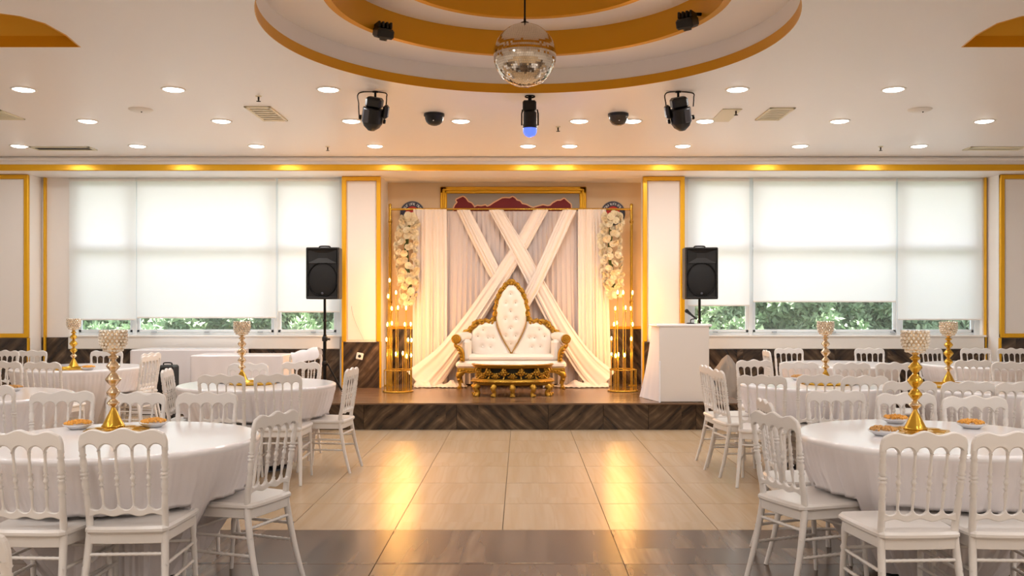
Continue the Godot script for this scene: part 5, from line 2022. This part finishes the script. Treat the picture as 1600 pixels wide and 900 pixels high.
	gold_mat(1292, 600, 0.22, "flat gold tray under the second right candle holder", true)
	gold_mat(108, 577, 0.16, "gold tray under the far left candle holder", true)
	snack_plate(122, 670, "small white plate of orange snacks left of the front left candle holder", "heap of orange snacks left of the front left candle holder")
	snack_plate(240, 667, "small white plate of orange snacks right of the front left candle holder", "heap of orange snacks right of the front left candle holder")
	snack_plate(1399, 661, "small white plate of orange snacks left of the front right candle holder", "heap of orange snacks left of the front right candle holder")
	snack_plate(1518, 669, "small white plate of orange snacks right of the front right candle holder", "heap of orange snacks right of the front right candle holder")
	snack_plate(1380, 680, "small white plate of pale nuts at the near left of the front right candle holder", "heap of pale nuts near the front right gold mat", false)
	snack_plate(432, 598, "white plate of nuts at the right on the second left table", "heap of nuts at the right on the second left table", false)
	snack_plate(350, 599, "white plate of nuts at the left on the second left table", "heap of nuts at the left on the second left table", false)
	snack_plate(1248, 594, "white plate of nuts left of the second right candle holder", "heap of nuts left of the second right candle holder", false)
	snack_plate(1332, 601, "white plate of nuts right of the second right candle holder", "heap of nuts right of the second right candle holder", false)
	snack_plate(20, 611, "white plate of nuts on the table cut off by the left edge", "heap of nuts on the table cut off by the left edge", false)
	snack_plate(138, 578, "white plate of orange snacks right of the far left candle holder", "heap of orange snacks right of the far left candle holder")
	# lights and fittings on the ceiling
	var rows := [["front", 139.5, [37, 271, 513, 1152, 1396]], ["middle", 189, [137, 346, 549, 720, 905, 988, 1102, 1312, 1538]], ["rear", 228, [30, 215, 401, 586, 825, 890, 1067, 1250, 1436]]]
	var nth := ["first", "second", "third", "fourth", "fifth", "sixth", "seventh", "eighth", "ninth"]
	for r in rows:
		for i in r[2].size():
			downlight(r[2][i], r[1], "glowing round downlight, %s from the left in the %s row of the ceiling" % [nth[i], r[0]])
	for d in [5.0, 3.4, 1.8, 0.2, -1.4, -3.0]:  # unseen lamps, added so the front half gets enough light
		for x in [-5.6, -4.0, -2.4, 2.4, 4.0, 5.6]:
			downlight_at(Vector3(x, CEIL, -d), "unseen round downlight added to light the room, over the front tables")
	moving_light(583, 143, -0.18, 1.0, "black stage light on a wire yoke left of the mirror ball")
	moving_light(1063, 143, 0.18, -1.0, "black stage light on a wire yoke right of the mirror ball")
	blue_light()
	rim_light(599, 52, "small black stage light clamped to the left of the middle gold rim", 0.5)
	rim_light(1074, 36, "small black stage light clamped to the right of the middle gold rim", -0.6)
	dome_unit(678.5, 178, "black dome under the ceiling between two left stage lights", M.black_plastic)
	dome_unit(966, 178, "brownish dome under the ceiling between two right stage lights", M.smoked)
	ceiling_vent([[383, 166], [425, 166], [448, 188], [409, 188]], "cream ceiling vent beside the left stage light")
	ceiling_vent([[1202, 168], [1242, 168], [1219, 187], [1181, 187]], "cream ceiling vent beside the right stage light")
	ceiling_vent([[-52, 171], [0, 171], [40, 186], [-10, 186]], "cream ceiling vent at the left edge of the view")
	ceiling_vent([[55, 229], [140, 229], [152, 234], [50, 234]], "long dark slot vent in the ceiling above the left window", 1)
	ceiling_vent([[1510, 229], [1595, 229], [1600, 234], [1510, 234]], "long pale slot vent in the ceiling above the right window", 2)
	mirror_ball()
	small_ceiling_things()
